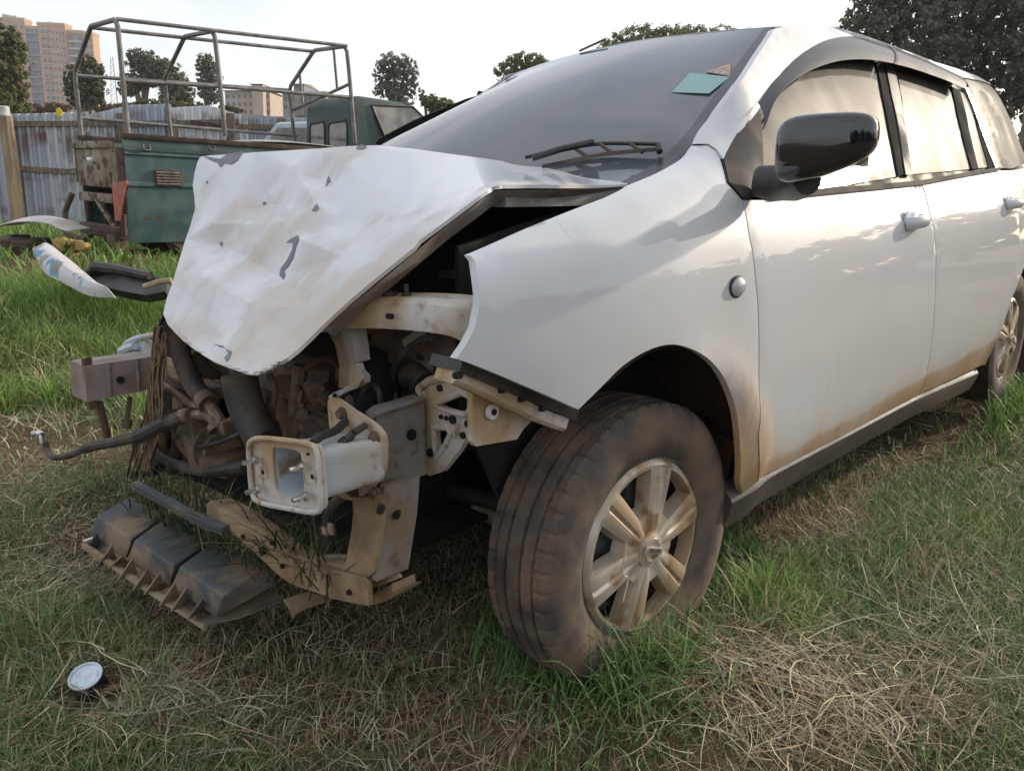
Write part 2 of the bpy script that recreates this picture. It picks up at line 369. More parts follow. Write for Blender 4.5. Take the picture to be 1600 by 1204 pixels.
# ================================================================== THE WRECKED CAR (car frame: x forward from the front axle, y to its left, z up)
CAR = thing('wrecked_car', 'crashed white station wagon with crumpled bonnet and torn-off front end', 'car', (0, 0, 0), R)
PZ = [.10, .15, .27, .345, .37, .45, .6, .75, .85, .92, .96, 1.0, 1.2, 1.32, 1.37, 1.41, 1.44]
PY = [.755, .770, .792, .818, .826, .834, .842, .842, .832, .806, .784, .764, .676, .612, .575, .525, .46]
# smooth the profile once into a dense table
_z = np.linspace(.1, 1.44, 300); _y = np.interp(_z, PZ, PY)
for _ in range(3):
    k = np.ones(9)/9; _yp = np.pad(_y, 4, 'edge'); _y = np.convolve(_yp, k, 'valid')
def S(x, z):
    x = np.asarray(x, float); z = np.asarray(z, float)
    y = np.interp(z, _z, _y)-.30*np.maximum(0, x+.05)**2-.10*np.maximum(0, -x-2.3)**2
    y = y-9*sstep(-.45, -.15, x)*np.maximum(0, z-(.97-.2*(x+.3)))**2
    d = np.hypot(x, z-.31); y = y+.010*np.exp(-((d-.355)/.03)**2)*(z > .2)
    d = np.hypot(x+2.70, z-.31); y = y+.010*np.exp(-((d-.40)/.03)**2)*(z > .2)
    return y
def SS(px, py, off=0):
    r = ray_c(px, py); ts = np.linspace(.4, 7.5, 700); P = CAR_C+ts[:, None]*r; g = P[:, 1]-S(P[:, 0], P[:, 2])-off
    i = int(np.argmax(g < 0)); a, b = ts[max(i-1, 0)], ts[i]
    for _ in range(30):
        m = (a+b)/2; p = CAR_C+m*r
        if p[1]-S(p[0], p[2])-off < 0: b = m
        else: a = m
    p = CAR_C+b*r
    if not (g < 0).any() or p[2] > 1.43 or ts[i] < .8: p = CU(px, py, y=.53)
    return p[0], p[2]
def xz(pts, off=0): return [SS(*p, off) if len(p) == 2 else (p[0], p[1]) for p in pts]   # 3-tuples are already (x, z, 0)
def panel(name, poly, mat_, parent=CAR, off=0, gap=.0022, step=.032, flange=.014, holes=(), side=1, **kw):
    P = inset(densify(poly, step), gap) if gap else densify(poly, step)
    vs, F = cdt(P, holes, step); y = S(vs[:, 0], vs[:, 1])+off; B = bnd(F); be = {i for e in B for i in e}; n = len(vs)
    V = [(v[0], yy-(.0015 if i in be else 0), v[1]) for i, (v, yy) in enumerate(zip(vs, y))]
    mp = {}
    for a, b in B:
        for i in (a, b):
            if i not in mp: mp[i] = len(V); V.append((V[i][0], V[i][1]-flange, V[i][2]))
    F = F+[(b, a, mp[a], mp[b]) for a, b in B]
    if side < 0: V = [(a, -b, c) for a, b, c in V]
    return mk(name, (V, F), mat_, parent, angle=40, **kw)

arch_px = [(1156, 752), (1157, 705), (1151, 645), (1134, 597), (1105, 560), (1062, 541), (1022, 546), (978, 571), (942, 606), (905, 642)]
arch = [SS(*p) for p in arch_px]; arch = [tuple(p) for p in cr(arch, 4)]
nose = [SS(*p) for p in [(905, 642), (850, 618), (780, 588), (712, 561), (727, 538), (741, 512), (748, 478), (746, 440), (741, 408), (733, 398)]]
topf = [tuple(p) for p in cr([SS(*p) for p in [(733, 398), (765, 384), (830, 355), (900, 327), (950, 308), (975, 296), (990, 287), (1012, 278), (1043, 264), (1072, 246), (1088, 226)]], 3)]
seam1 = [SS(*p) for p in [(1088, 226), (1105, 226), (1119, 235), (1128, 250), (1137, 285), (1160, 311), (1172, 370), (1182, 440), (1187, 520), (1187, 600), (1186, 680), (1184, 754)]]
fender = nose[:-1]+topf[:-1]+seam1+[SS(1160, 772)]+arch[:-1]
panel('front_wing', fender, M_paint, label='torn white front wing with an exposed lower edge')
belt = [(1160, 311), (1200, 311), (1290, 300), (1370, 293), (1440, 287)]
bseam = [(1440, 287), (1453, 330), (1462, 380), (1463, 430), (1459, 510), (1451, 570), (1437, 617)]
fdoor = [SS(*p) for p in belt[1:]]+[SS(*p) for p in bseam[1:]]+[SS(1310, 685)]+seam1[5:][::-1]
FD = panel('front_door', fdoor, M_paint)
bx, bz = SS(1560, 266); 
arc_r = [(-2.70+.415*math.cos(a), .31+.385*math.sin(a)) for a in np.linspace(math.radians(-8), math.radians(75), 9)]
rdoor = [SS(*p) for p in [(1442, 287), (1500, 276), (1560, 266)]]+[(-2.50, bz+.002), (-2.545, .90), (-2.56, .70)]+arc_r[::-1]+[SS(1437, 617)]+[SS(*p) for p in bseam[1:-1]][::-1]
RD = panel('rear_door', rdoor, M_paint)
arc_q = [(-2.70+.415*math.cos(a), .31+.385*math.sin(a)) for a in np.linspace(math.radians(75), math.radians(195), 12)]
quarter = [(-2.505, bz+.002), (-3.40, 1.03), (-3.47, .8), (-3.50, .55), (-3.48, .25)]+[(-3.12, .24)]+arc_q[::-1]+[(-2.565, .70), (-2.55, .90)]
panel('rear_quarter', quarter, M_paint)
# mirrored far side
for nm, po in (('front_door', fdoor), ('rear_door', rdoor), ('rear_quarter', quarter)): panel(nm, po, M_paint, side=-1, step=.06)
# sill (black rocker) : swept under the doors
s0 = CU(1150, 800, y=.775); sx = [(-.285, .30), (-.6, .285), (-1.2, .285), (-1.8, .285), (-2.235, .29)]
def sill(sd):
    V = []; F = []
    xs = np.linspace(-.275, -2.245, 40); prof = [(.0, -.02), (.008, -.004), (-.005, .012), (-.012, .016), (-.018, .0), (-.022, -.02)]
    for x in xs:
        zt = float(np.interp(-x, [.27, .45, 1.46, 2.25], [SS(1160, 772)[1]-.002, SS(1186, 754)[1]-.003, SS(1437, 617)[1]-.003, SS(1545, 570)[1]]))
        y0 = float(S(x, zt))
        for dy, dz in ((-.03, .03), (-.004, .0), (.000, -.008), (-.004, -.03), (-.024, -.078), (-.07, -.09)): V.append((x, sd*(y0+dy), zt+dz))
    n = 6
    for i in range(len(xs)-1):
        for k in range(n-1): F.append((i*n+k, i*n+k+1, (i+1)*n+k+1, (i+1)*n+k))
    F += [tuple(range(n)), tuple(range(len(V)-n, len(V)))]
    return V, F
M_sill = mat('dusty_sill', (.040, .038, .037), (.075, .055, .040), 5, .5, bump=.1, stretch=(.35, 1, 1))
mk('sill', sill(1), M_sill, CAR); mk('sill', sill(-1), M_sill, CAR)
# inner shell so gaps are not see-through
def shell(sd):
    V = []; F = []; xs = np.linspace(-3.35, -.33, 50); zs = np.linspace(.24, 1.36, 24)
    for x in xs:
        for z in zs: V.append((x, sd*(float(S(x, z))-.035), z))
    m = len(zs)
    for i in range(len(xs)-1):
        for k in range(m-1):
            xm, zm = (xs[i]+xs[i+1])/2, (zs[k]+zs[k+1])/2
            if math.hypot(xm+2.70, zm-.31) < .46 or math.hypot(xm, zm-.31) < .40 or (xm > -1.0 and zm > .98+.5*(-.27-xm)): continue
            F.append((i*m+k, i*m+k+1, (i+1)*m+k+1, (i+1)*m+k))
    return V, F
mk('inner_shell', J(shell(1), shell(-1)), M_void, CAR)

# ---- greenhouse
pil = [(1089, 225), (1112, 188), (1150, 134), (1180, 90), (1207, 48), (1233, 38), (1300, 42), (1345, 54), (1390, 70), (1460, 97), (1540, 127), (1551, 133), (1503, 121), (1440, 93), (1382, 71), (1335, 60), (1297, 63), (1256, 86), (1217, 126), (1189, 163), (1152, 208), (1129, 248), (1119, 234), (1105, 225)]
pil_xz = [SS(*p) for p in pil]
panel('roof_pillar', pil_xz, M_paint, gap=0, step=.03, off=.004)
fg = [(1192, 205), (1218, 152), (1262, 114), (1312, 97), (1371, 97), (1382, 150), (1392, 200), (1400, 240), (1407, 276), (1340, 287), (1290, 294), (1200, 306)]
rg = [(1405, 108), (1450, 120), (1488, 135), (1499, 180), (1510, 225), (1521, 264), (1470, 269), (1430, 272), (1418, 190)]
qg = [(1503, 143), (1513, 147), (1531, 205), (1547, 261), (1531, 263), (1516, 200)]
tri = [(1129, 249), (1150, 207), (1187, 160), (1190, 205), (1196, 306), (1160, 310), (1137, 284)]
M_strip = mat('matt_black_strip', (.02, .02, .021), (.04, .038, .036), 9, .8, spec=.03)
panel('side_window', [SS(*p) for p in fg], M_sg, gap=0, off=-.008)
panel('side_window', [SS(*p) for p in rg], M_sg, gap=0, off=-.008)
panel('quarter_window', [SS(*p) for p in qg], M_sg, gap=0, off=-.006)
M_trim = mat('grey_trim', (.035, .035, .037), (.07, .066, .062), 7, .5, spec=.06)
back = [(1187, 160), (1214, 122), (1254, 83), (1297, 60), (1335, 57), (1382, 69), (1440, 92), (1503, 120), (1532, 205), (1556, 264), (1500, 273), (1440, 284), (1370, 292), (1290, 299), (1200, 309), (1190, 205)]
panel('window_surround', [SS(*p) for p in back], M_trim, gap=0, off=-.013, flange=.01)
panel('mirror_base', [SS(*p) for p in tri], M_trim, gap=.001, off=.004)
for nm, px_ in (('window_strip', [(1371, 97), (1381, 97), (1394, 150), (1405, 205), (1415, 272), (1407, 276), (1400, 240), (1392, 200), (1382, 150)]),
                ('window_strip', [(1489, 135), (1502, 141), (1516, 200), (1531, 263), (1521, 264), (1510, 225), (1499, 180)]),
                ('window_strip', [(1513, 140), (1521, 142), (1540, 200), (1559, 263), (1548, 264), (1531, 205)])):
    panel(nm, [SS(*p) for p in px_], M_strip, gap=0, off=-.003)
panel('pillar_cover', [SS(*p) for p in [(1383, 99), (1398, 106), (1412, 180), (1427, 273), (1416, 273), (1405, 200), (1394, 150)]], M_trim, gap=0, off=.001)
panel('chrome_strip', [SS(*p) for p in [(1508, 137), (1513, 137), (1537, 200), (1561, 262), (1556, 263), (1532, 200)]], mat('worn_chrome', (.5, .5, .5), (.3, .28, .25), 20, .25, .8), gap=0, off=.002)
bs = [SS(1200, 308), SS(1290, 299), SS(1370, 292), SS(1440, 285), SS(1500, 274), SS(1560, 264)]
mk('belt_moulding', sweep([(p[0], float(S(*p))+.002, p[1]) for p in bs], [(-.004, -.006), (.006, -.006), (.004, .007), (-.004, .006)]), M_trim, CAR)
xe, ze = SS(1552, 133); xb, zb_ = SS(1601, 240); xq = max(-3.38, xb+(xb-xe)/(zb_-ze)*(1.035-zb_))
dq = [SS(1506, 119), (xe, ze), (xb, zb_), (xq, 1.035)]+[(-2.5, bz+.006), SS(1561, 263), SS(1538, 200)]
panel('rear_side_window', dq, M_sg, gap=.001, off=-.002)
for po in ([SS(*p) for p in fg], [SS(*p) for p in rg], dq): panel('side_window', po, M_sg, gap=0, off=-.006, side=-1, step=.08)
panel('window_surround', [SS(*p) for p in back], M_trim, gap=0, off=-.013, flange=.01, side=-1, step=.08)
# weather visors: outer edge on the door, lower edge standing proud
def visor(up, lo, n=26):
    U_ = cr([(*SS(*p, .006),) for p in up], 8); L_ = cr([(*SS(*p, .034),) for p in lo], 8)
    U_ = np.array(U_); L_ = np.array(L_); ts = np.linspace(0, 1, n); iu = lambda A, t: np.array([np.interp(t, np.linspace(0, 1, len(A)), A[:, k]) for k in (0, 1)]).T
    A, B = iu(U_, ts), iu(L_, ts); V = []; F = []; rows = 6
    for r in range(rows):
        s = r/(rows-1)
        for i in range(n):
            q = A[i]*(1-s)+B[i]*s; V.append((q[0], float(S(q[0], q[1]))+.006+.028*(1-(1-s)**2), q[1]))
    for r in range(rows-1):
        for i in range(n-1): F.append((r*n+i, r*n+i+1, (r+1)*n+i+1, (r+1)*n+i))
    return solid(V, F, (0, -.003, .001))
mk('weather_visor', visor([(1186, 161), (1214, 124), (1254, 85), (1297, 62), (1340, 58), (1381, 69)], [(1193, 203), (1215, 152), (1258, 115), (1308, 96), (1355, 93), (1396, 99)]), M_visor, CAR)
mk('weather_visor', visor([(1384, 69), (1410, 79), (1440, 91), (1472, 105), (1502, 119)], [(1398, 100), (1425, 107), (1455, 117), (1482, 127), (1509, 139)]), M_visor, CAR)

# ---- windscreen, roof
top = [CU(1209, 43, y=.56), CU(1105, 51, y=.28), CU(985, 66, y=.02), CU(872, 92, y=-.28), CU(797, 117, y=-.50)]
zt = [p[2] for p in top]
topc = np.array(cr(top, 8))
basec = np.array(cr([(-.16, .665, .965), (-.03, .4, .955), (.03, 0, .95), (-.03, -.4, .955), (-.16, -.665, .965)], 8))
edge = [CU(1209, 43, y=.56), CU(1165, 108, y=.59), CU(1110, 190, y=.64), CU(1085, 226, y=.67), CU(1044, 263, y=.672), CU(986, 288, y=.668)]
def wscreen():
    nr = 24; V = []; F = []; ec = np.array(cr(edge[::-1], 6)); m = len(topc)
    et = lambda s: np.array([np.interp(s, np.linspace(0, 1, len(ec)), ec[:, k]) for k in range(3)])
    for r in range(nr):
        s = r/(nr-1)
        for i in range(m):
            w = i/(m-1); p = basec[i]*(1-s)+topc[i]*s+np.array([.5, 0, .86])*.035*math.sin(math.pi*s)
            d = et(s)-(basec[0]*(1-s)+topc[0]*s+np.array([.5, 0, .86])*.035*math.sin(math.pi*s)); d2 = d*np.array([1, -1, 1])
            p = p+d*max(0, 1-w*2.5)**1.5+d2*max(0, 1-(1-w)*2.5)**1.5; V.append(p)
    for r in range(nr-1):
        for i in range(m-1): F.append((r*m+i, r*m+i+1, (r+1)*m+i+1, (r+1)*m+i))
    return V, F, nr, m
wV, wF, wr, wm = wscreen(); WSN = vnorm(wV, wF); WSN *= np.sign(WSN[:, [2]])
WS = mk('windscreen', solid(wV, wF, -WSN*.005), M_ws, CAR)
def ws_at(px, py, off=.003):              # point on the windscreen along a pixel ray
    Vv = [Vector(v) for v in wV]; o = Vector(CAR_C); d = Vector(ray_c(px, py))
    for f in wF:
        for t in ((f[0], f[1], f[2]), (f[0], f[2], f[3])):
            h = geometry.intersect_ray_tri(Vv[t[0]], Vv[t[1]], Vv[t[2]], d, o)
            if h: return np.array(h)+WSN[f[0]]*off
    return CAR_C+np.array(d)*2
band = []
nb = 4
bV = [wV[r*wm+i]+WSN[r*wm+i]*.0015 for r in range(wr) for i in range(2)]
bF = [(r*2, r*2+1, (r+1)*2+1, (r+1)*2) for r in range(wr-1)]
mk('edge_band', (bV, bF), M_band, WS)
bV = [wV[r*wm+wm-1-i]+WSN[r*wm+wm-1-i]*.0015 for r in range(wr) for i in range(2)]
mk('edge_band', (bV, bF), M_band, WS)
mk('screen_sticker', plate([ws_at(*p) for p in [(1078, 117), (1141, 121), (1108, 149), (1050, 145)]], .001), M_teal, WS, label='faded teal square sticker')
mk('screen_sticker', plate([ws_at(*p) for p in [(1143, 101), (1141, 121), (1103, 114)]], .001), M_orange, WS, label='small torn triangular sticker')
fe = [np.array(wV[r*wm+wm-1]) for r in range(wr)]
mk('roof_pillar', sweep(fe, [(-.004, -.004), (.03, -.03), (.05, -.075), (-.02, -.06)], (1, 0, .4)), M_paint, CAR)
# wiper
wp = [(985, 262), (940, 250), (900, 243), (860, 250), (820, 262)]
wa = [ws_at(*p, .018) for p in [(1030, 238), (985, 237), (940, 237), (890, 244), (850, 252), (824, 258)]]
wb = [ws_at(*p, .014) for p in [(1031, 243), (985, 247), (940, 252), (890, 262), (850, 270)]]
WI = mk('wiper', J(tube(cr(wa, 5), .0042, 8), tube([ws_at(930, 243, .03), ws_at(880, 262, .04), ws_at(840, 275, .04)], .007, 8)), M_black, CAR)
mk('blade', J(sweep(cr(wb, 5), [(-.003, -.004), (.003, -.004), (.002, .004), (-.002, .004)]), tube([ws_at(1030, 239, .016), ws_at(1031, 246, .012)], .007, 8), *[tube([ws_at(x, y, .02), ws_at(x+20, y+9, .012)], .004, 6) for x, y in ((985, 238), (940, 240), (900, 245))]), M_hose, WI)
mk('cowl_panel', plate([CU(975, 292, y=.66)+[.02, 0, -.03], np.array([.0, .3, .93]), np.array([.03, 0, .925]), np.array([.0, -.3, .93]), np.array([-.1, -.66, .93]), np.array([-.2, -.66, .95]), np.array([-.2, .66, .95])], .01), M_black, CAR)
# roof
rp_ = [SS(*p) for p in [(1233, 40), (1300, 42), (1345, 54), (1390, 70), (1460, 97), (1540, 127), (1551, 133)]]
re = np.array(cr([tuple(topc[0])]+[(p[0], min(.60, float(S(*p))), p[1]-.004) for p in rp_]+[(xe-.03, .50, rp_[-1][1]-.012)], 4)); m = len(re)
def roofs():
    V = []; F = []; nc = 17
    fr = np.array([np.interp(np.linspace(0, 1, nc), np.linspace(0, 1, len(topc)), topc[:, k]) for k in range(3)]).T
    for i in range(m):
        s = (i/(m-1)); 
        for k in range(nc):
            w = 1-2*k/(nc-1); x0 = re[i][0]; f = fr[k]; xx = f[0]*(1-s)+(xe-.03-.06*(1-w*w))*s
            xx = x0 if w == 1 else x0+(topc[-1][0]-topc[0][0])*(1-s) if w == -1 else xx
            z = re[i][2]+.030*(1-w*w)*sstep(0, .25, s)+(f[2]-re[0][2])*(1-sstep(0, .3, s)); V.append((xx, re[i][1]*w*(1 if w > 0 else 1-.11*(1-s)), z+.002))
    for i in range(m-1):
        for k in range(nc-1): F.append((i*nc+k, i*nc+k+1, (i+1)*nc+k+1, (i+1)*nc+k))
    return solid(V, F, (0, 0, -.012))
mk('roof', roofs(), M_paint, CAR)
mk('roof_aerial', tube([CU(905, 80, y=-.2), CU(947, 61, y=-.12)], .004, 6), M_black, CAR)
# tailgate closing the back (hidden behind the body)
tgl = [(xe-.02, .48, ze-.02), (xq, .62, 1.03), (-3.44, .66, .98), (-3.47, .68, .3)]
mk('tailgate', (tgl+[(a, -b, c) for a, b, c in tgl], [(0, 1, 5, 4), (1, 2, 6, 5), (2, 3, 7, 6)]), M_paint, CAR)
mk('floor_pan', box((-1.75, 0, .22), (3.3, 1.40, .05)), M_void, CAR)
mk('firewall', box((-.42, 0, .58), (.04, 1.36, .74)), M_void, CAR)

# ---- door handles, side marker, mirror
def handle(px, py, sc, par):
    x, z = SS(px, py); y = float(S(x, z)); l = .105; V = []
    bar = sweep(cr([(x+l*.5, y+.002, z-.003), (x+l*.42, y+.022, z), (x, y+.032, z+.003), (x-l*.42, y+.022, z+.004), (x-l*.5, y+.002, z+.004)], 5), [(.017*math.cos(a)*.7, .017*math.sin(a)) for a in np.linspace(0, 6.283, 11)[:-1]])
    cup = sphere((0, 0, 0), 1, 16, 8, (.046, .006, .034)); cup = xf(cup, None, (x+.02, y, z+.003))
    h = mk('handle', bar, M_paint, par); mk('handle_recess', cup, M_paint, par)
    return h
handle(1425, 347, 1, FD); handle(1578, 319, 1, RD)
x, z = SS(1151, 448); y = float(S(x, z))
mk('side_repeater', xf(sphere((0, 0, 0), 1, 18, 10, (.026, .012, .018)), None, (x, y+.002, z)), M_amb, CAR)
mk('side_repeater_rim', xf(sphere((0, 0, 0), 1, 18, 8, (.030, .006, .022)), None, (x, y+.001, z)), M_trim, CAR)
def mirror():
    # corners of the housing seen from in front: rounded slab, outer end tapering
    bm = bmesh.new(); bmesh.ops.create_cube(bm, size=2); bmesh.ops.subdivide_edges(bm, edges=bm.edges[:], cuts=9, use_grid_fill=True)
    V = []; e = 4.2
    for v in bm.verts:
        a = np.array(v.co); n = (np.abs(a)**e).sum()**(1/e); a = a/n*np.array([1, 1, 1])
        w, u, h = a[0], a[1], a[2]                          # x forward, y outward, z up
        zt = h*(.080-.012*u)+.012*u
        if h < 0: zt += .020*max(0, u)+.006
        V.append((w*.055*(1-.15*abs(u))-.012*u*u-.10*.0, u*.118, zt))
    bm.verts.index_update(); F = [tuple(v.index for v in f.verts) for f in bm.faces]; bm.free(); return V, F
MC = CU(1289, 229, y=.985)
a = math.radians(12); rm = .70*np.array([[math.cos(a), -math.sin(a), 0], [math.sin(a), math.cos(a), 0], [0, 0, .97]])
MI = mk('door_mirror', xf(mirror(), rm, MC), M_gloss, CAR)
mx_, mz_ = SS(1165, 300)
mk('mirror_arm', J(tube(cr([(mx_-.02, .80, mz_+.02), (mx_-.02, .86, mz_+.015), CU(1262, 283, y=.95)], 5), [.03, .032, .034, .034, .034, .034, .034, .034, .032, .03, .024][:11], 12)), M_black, MI)
mk('mirror_glass', xf(box((-.048, 0, .004), (.006, .19, .11)), rm, MC), M_chrome, MI)

# ---- wheels
def tyre():
    Rr, W = .310, .0925; prof = []                       # (y, r) from the inner bead over the tread to the outer bead
    sd = [(.066, .177), (.076, .188), (.0865, .208), (.0895, .230), (.0875, .255), (.081, .274), (.073, .283)]
    tr = [(.072, 0), (.066, -.0006), (.054, -.0002), (.0525, -.006), (.0475, -.006), (.046, 0), (.024, .0012), (.0225, -.006), (.0165, -.006), (.015, .0014), (0, .0016)]
    half = [(y, r) for y, r in sd]+[(y*.95, .287+d+.003*(1-(y/.076)**2)) for y, d in tr]
    prof = half+[(-y, r) for y, r in half[:-1][::-1]]
    pm = len(prof); n = 288; V = []; F = []
    for k in range(n):
        a = 2*math.pi*k/n; ph = k % 6
        for i, (y, r) in enumerate(prof):
            ay = abs(y); rr = r
            if .050 < ay < .079 and ph == 0 and r > .27: rr -= .0045
            if .024 < ay < .046 and (k+int(ay*400)) % 6 == 3: rr -= .003
            if ay < .016 and (k+int(y*300)) % 6 == 1: rr -= .0025
            if .20 < r < .24 and ay > .085: rr = r; y = y+math.copysign(.0012, y)*(1 if 250 < k < 285 and (k % 5) > 1 else 0)
            V.append((rr*math.cos(a), y, rr*math.sin(a)))
    for k in range(n):
        for i in range(pm-1): F.append((k*pm+i, k*pm+i+1, ((k+1) % n)*pm+i+1, ((k+1) % n)*pm+i))
    return V, F
def hubcap():
    V = []; F = []; Rm = .198; ro, ri = .180, .082; nsp = 6
    # per 60 degree sector: columns [spoke half | edge | window | edge | spoke half]; window bounded by theta_w(r)
    rows = [.036, .05, .066, ri, .098, .115, .132, .15, .168, ro, .187, .193, .198]
    cols_s = 5; cols_w = 9; sector = 2*math.pi/nsp
    def hw(r): return (.0285+.10*max(0, r-.08))/r   # spoke half angle
    def height(r, fr):                                     # fr: 0 spoke centre .. 1 spoke edge
        dish = .030-.30*max(0, r-.04)**2*8*.12; v = -.0055*(1-min(1, abs(fr)/.22))*min(1, max(0, (r-.05)/.03))*(1 if r < .186 else 0)
        return dish-.004*abs(fr)**3+v
    idx = {}
    C_ = []
    for s in range(nsp):
        for j in range(cols_s*2+cols_w): C_.append((s, j))
    nc = len(C_)
    for i, r in enumerate(rows):
        h = min(hw(r), sector*.47) if ri <= r <= ro else sector*.40 if r < ri else sector*.42
        hb = hw(min(max(r, ri), ro)); h = hb
        for c, (s, j) in enumerate(C_):
            c0 = s*sector
            if j < cols_s: fr = j/(cols_s); th = c0+h*fr; f2 = fr
            elif j < cols_s+cols_w: w = (j-cols_s)/(cols_w-1); th = c0+h+(sector-2*h)*w; f2 = 1
            else: fr = 1-(j-cols_s-cols_w+1)/cols_s; th = c0+sector-h*fr; f2 = fr
            ztop = height(r, f2)
            if r > .19: ztop -= (r-.19)*1.2
            idx[(i, c)] = len(V); V.append((r*math.cos(th), ztop, r*math.sin(th)))
    top = []
    for i in range(len(rows)-1):
        for c in range(nc):
            s, j = C_[c]; c2 = (c+1) % nc
            if cols_s <= j < cols_s+cols_w-1 and ri <= rows[i] and rows[i+1] <= ro+1e-6:
                continue
            top.append((idx[(i, c)], idx[(i, c2)], idx[(i+1, c2)], idx[(i+1, c)]))
    B = bnd(top); cen = {}
    F = list(top)
    for s in range(nsp): cen[s] = None
    mpv = {}; mid = {}
    for a_, b_ in B:
        for q in (a_, b_):
            if q not in mpv:
                x, y, z = V[q]; r = math.hypot(x, z)
                if r > .195: mpv[q] = len(V); V.append((x, y-.022, z)); continue
                if r < .04: mpv[q] = len(V); V.append((x, y-.004, z)); continue
                th = math.atan2(z, x); s = round((th-sector/2)/sector); tc_ = s*sector+sector/2; rc = .135; k = .16
                mpv[q] = len(V); V.append((x+(rc*math.cos(tc_)-x)*k, y-.030, z+(rc*math.sin(tc_)-z)*k))
        F.append((a_, b_, mpv[b_], mpv[a_]))
    return V, F
def wheel(full=True):
    w = bpy.data.objects.new('wheel', None); COL.objects.link(w); w.parent = CAR
    mk('tyre', tyre(), M_rub, w, angle=28)
    hc = mk('hubcap', xf(hubcap(), np.diag([.895, 1, .895]), (0, .056, 0)), M_hub, w, angle=24)
    mk('steel_rim', J(lathe([(.182, -.085), (.172, -.06), (.167, .02), (.176, .062), (.182, .068), (.181, .071), (.174, .066)], 64), lathe([(.165, .01), (.13, .032), (.09, .028), (.055, .042), (.001, .042)], 48)), M_steel, w)
    for t in np.linspace(0, 2*math.pi, 9)[:-1]: mk('rim_opening', disc((.112*math.cos(t), .032, .112*math.sin(t)), (0, 1, 0), .015, .006, 16), M_void, w)
    # centre emblem: raised ring, bar and lettering
    ea_ = math.radians(-34); RE = np.array([[math.cos(ea_), 0, math.sin(ea_)], [0, 1, 0], [-math.sin(ea_), 0, math.cos(ea_)]])
    mk('emblem', J(lathe([(.001, .092), (.026, .091), (.030, .088), (.036, .087), (.037, .080)], 40), lathe([(.018, .0905), (.019, .0945), (.0235, .0945), (.025, .0905)], 40), xf(box((0, .0945, 0), (.058, .004, .014), bev=.001), RE)), M_hub, w)
    if full:
        tx = bpy.data.curves.new('emblem_text', 'FONT'); tx.body = 'NISSAN'; tx.size = .0115; tx.extrude = .0006; tx.align_x = 'CENTER'; tx.align_y = 'CENTER'
        to = bpy.data.objects.new('emblem_text', tx); COL.objects.link(to); dg = bpy.context.evaluated_depsgraph_get(); me = bpy.data.meshes.new_from_object(to.evaluated_get(dg)); bpy.data.objects.remove(to)
        e = bpy.data.objects.new('emblem_lettering', me); COL.objects.link(e); e.parent = w; me.materials.append(M_steel); e.matrix_local = Matrix(RE.tolist()).to_4x4() @ Matrix(((-1, 0, 0, 0), (0, 0, 1, .0972), (0, 1, 0, 0), (0, 0, 0, 1)))
        mk('wire_tie', tube(cr([(.07, .092, .06), (.095, .094, .01), (.085, .095, -.01), (.105, .092, -.05)], 5), .0018, 6), mat('string', (.5, .42, .34), None, 1, .8), w)
    return w
STEER = -0.05
w1 = wheel(); w1.location = (-.018, .690, .283); w1.rotation_euler = (0, math.radians(14), STEER)
w2 = copy_tree(w1, CAR); w2.location = (-2.74, .690, .295); w2.rotation_euler = (0, math.radians(40), 0)
w3 = copy_tree(w1, CAR); w3.location = (0, -.685, .305); w3.rotation_euler = (0, 0, math.pi+STEER)
w4 = copy_tree(w1, CAR); w4.location = (-2.74, -.685, .31); w4.rotation_euler = (0, 0, math.pi)
# wheel-arch liners
def liner(xc, sd):
    V = []; F = []; a = np.linspace(math.radians(-35), math.radians(215), 26)
    ys = [.40, .55, .68, .80]
    for t in a:
        for y in ys:
            r = .378 if y > .6 else .372; V.append((xc+r*math.cos(t), sd*y, .31+r*math.sin(t)))
    m = len(ys)
    for i in range(len(a)-1):
        for k in range(m-1): F.append((i*m+k, i*m+k+1, (i+1)*m+k+1, (i+1)*m+k))
    c = len(V); V.append((xc, sd*.40, .31)); F += [(i*m, (i+1)*m, c) for i in range(len(a)-1)]
    return V, F
M_liner = mat('muddy_arch_liner', (.022, .016, .013), (.07, .035, .02), 8, .85, bump=.3)
def liner_front():
    V, F = liner(0, 1); a0 = math.radians(32); keep = [f for f in F if all(True for i in f)]
    F2 = []
    for f in F:
        c = np.mean([V[i] for i in f], 0); t = math.atan2(c[2]-.31, c[0])
        if t > math.radians(62) or t < math.radians(-172): F2.append(f)
    return V, F2
mk('wheel_arch_liner', liner_front(), M_liner, CAR); mk('wheel_arch_liner', liner(-2.70, 1), M_liner, CAR); mk('wheel_arch_liner', liner(-2.70, -1), M_liner, CAR)
mk('splash_guard', plate([(-.28, .45, .24), (-.36, .45, .5), (-.34, .77, .42), (-.28, .77, .26)], .01), M_liner, CAR)
mk('suspension_strut', J(cyl((0, .52, .3), (-.03, .47, .82), .035), cyl((0, .3, .24), (0, .62, .25), .025), cyl((-.01, .50, .5), (-.02, .48, .75), .06)), M_eng, CAR)

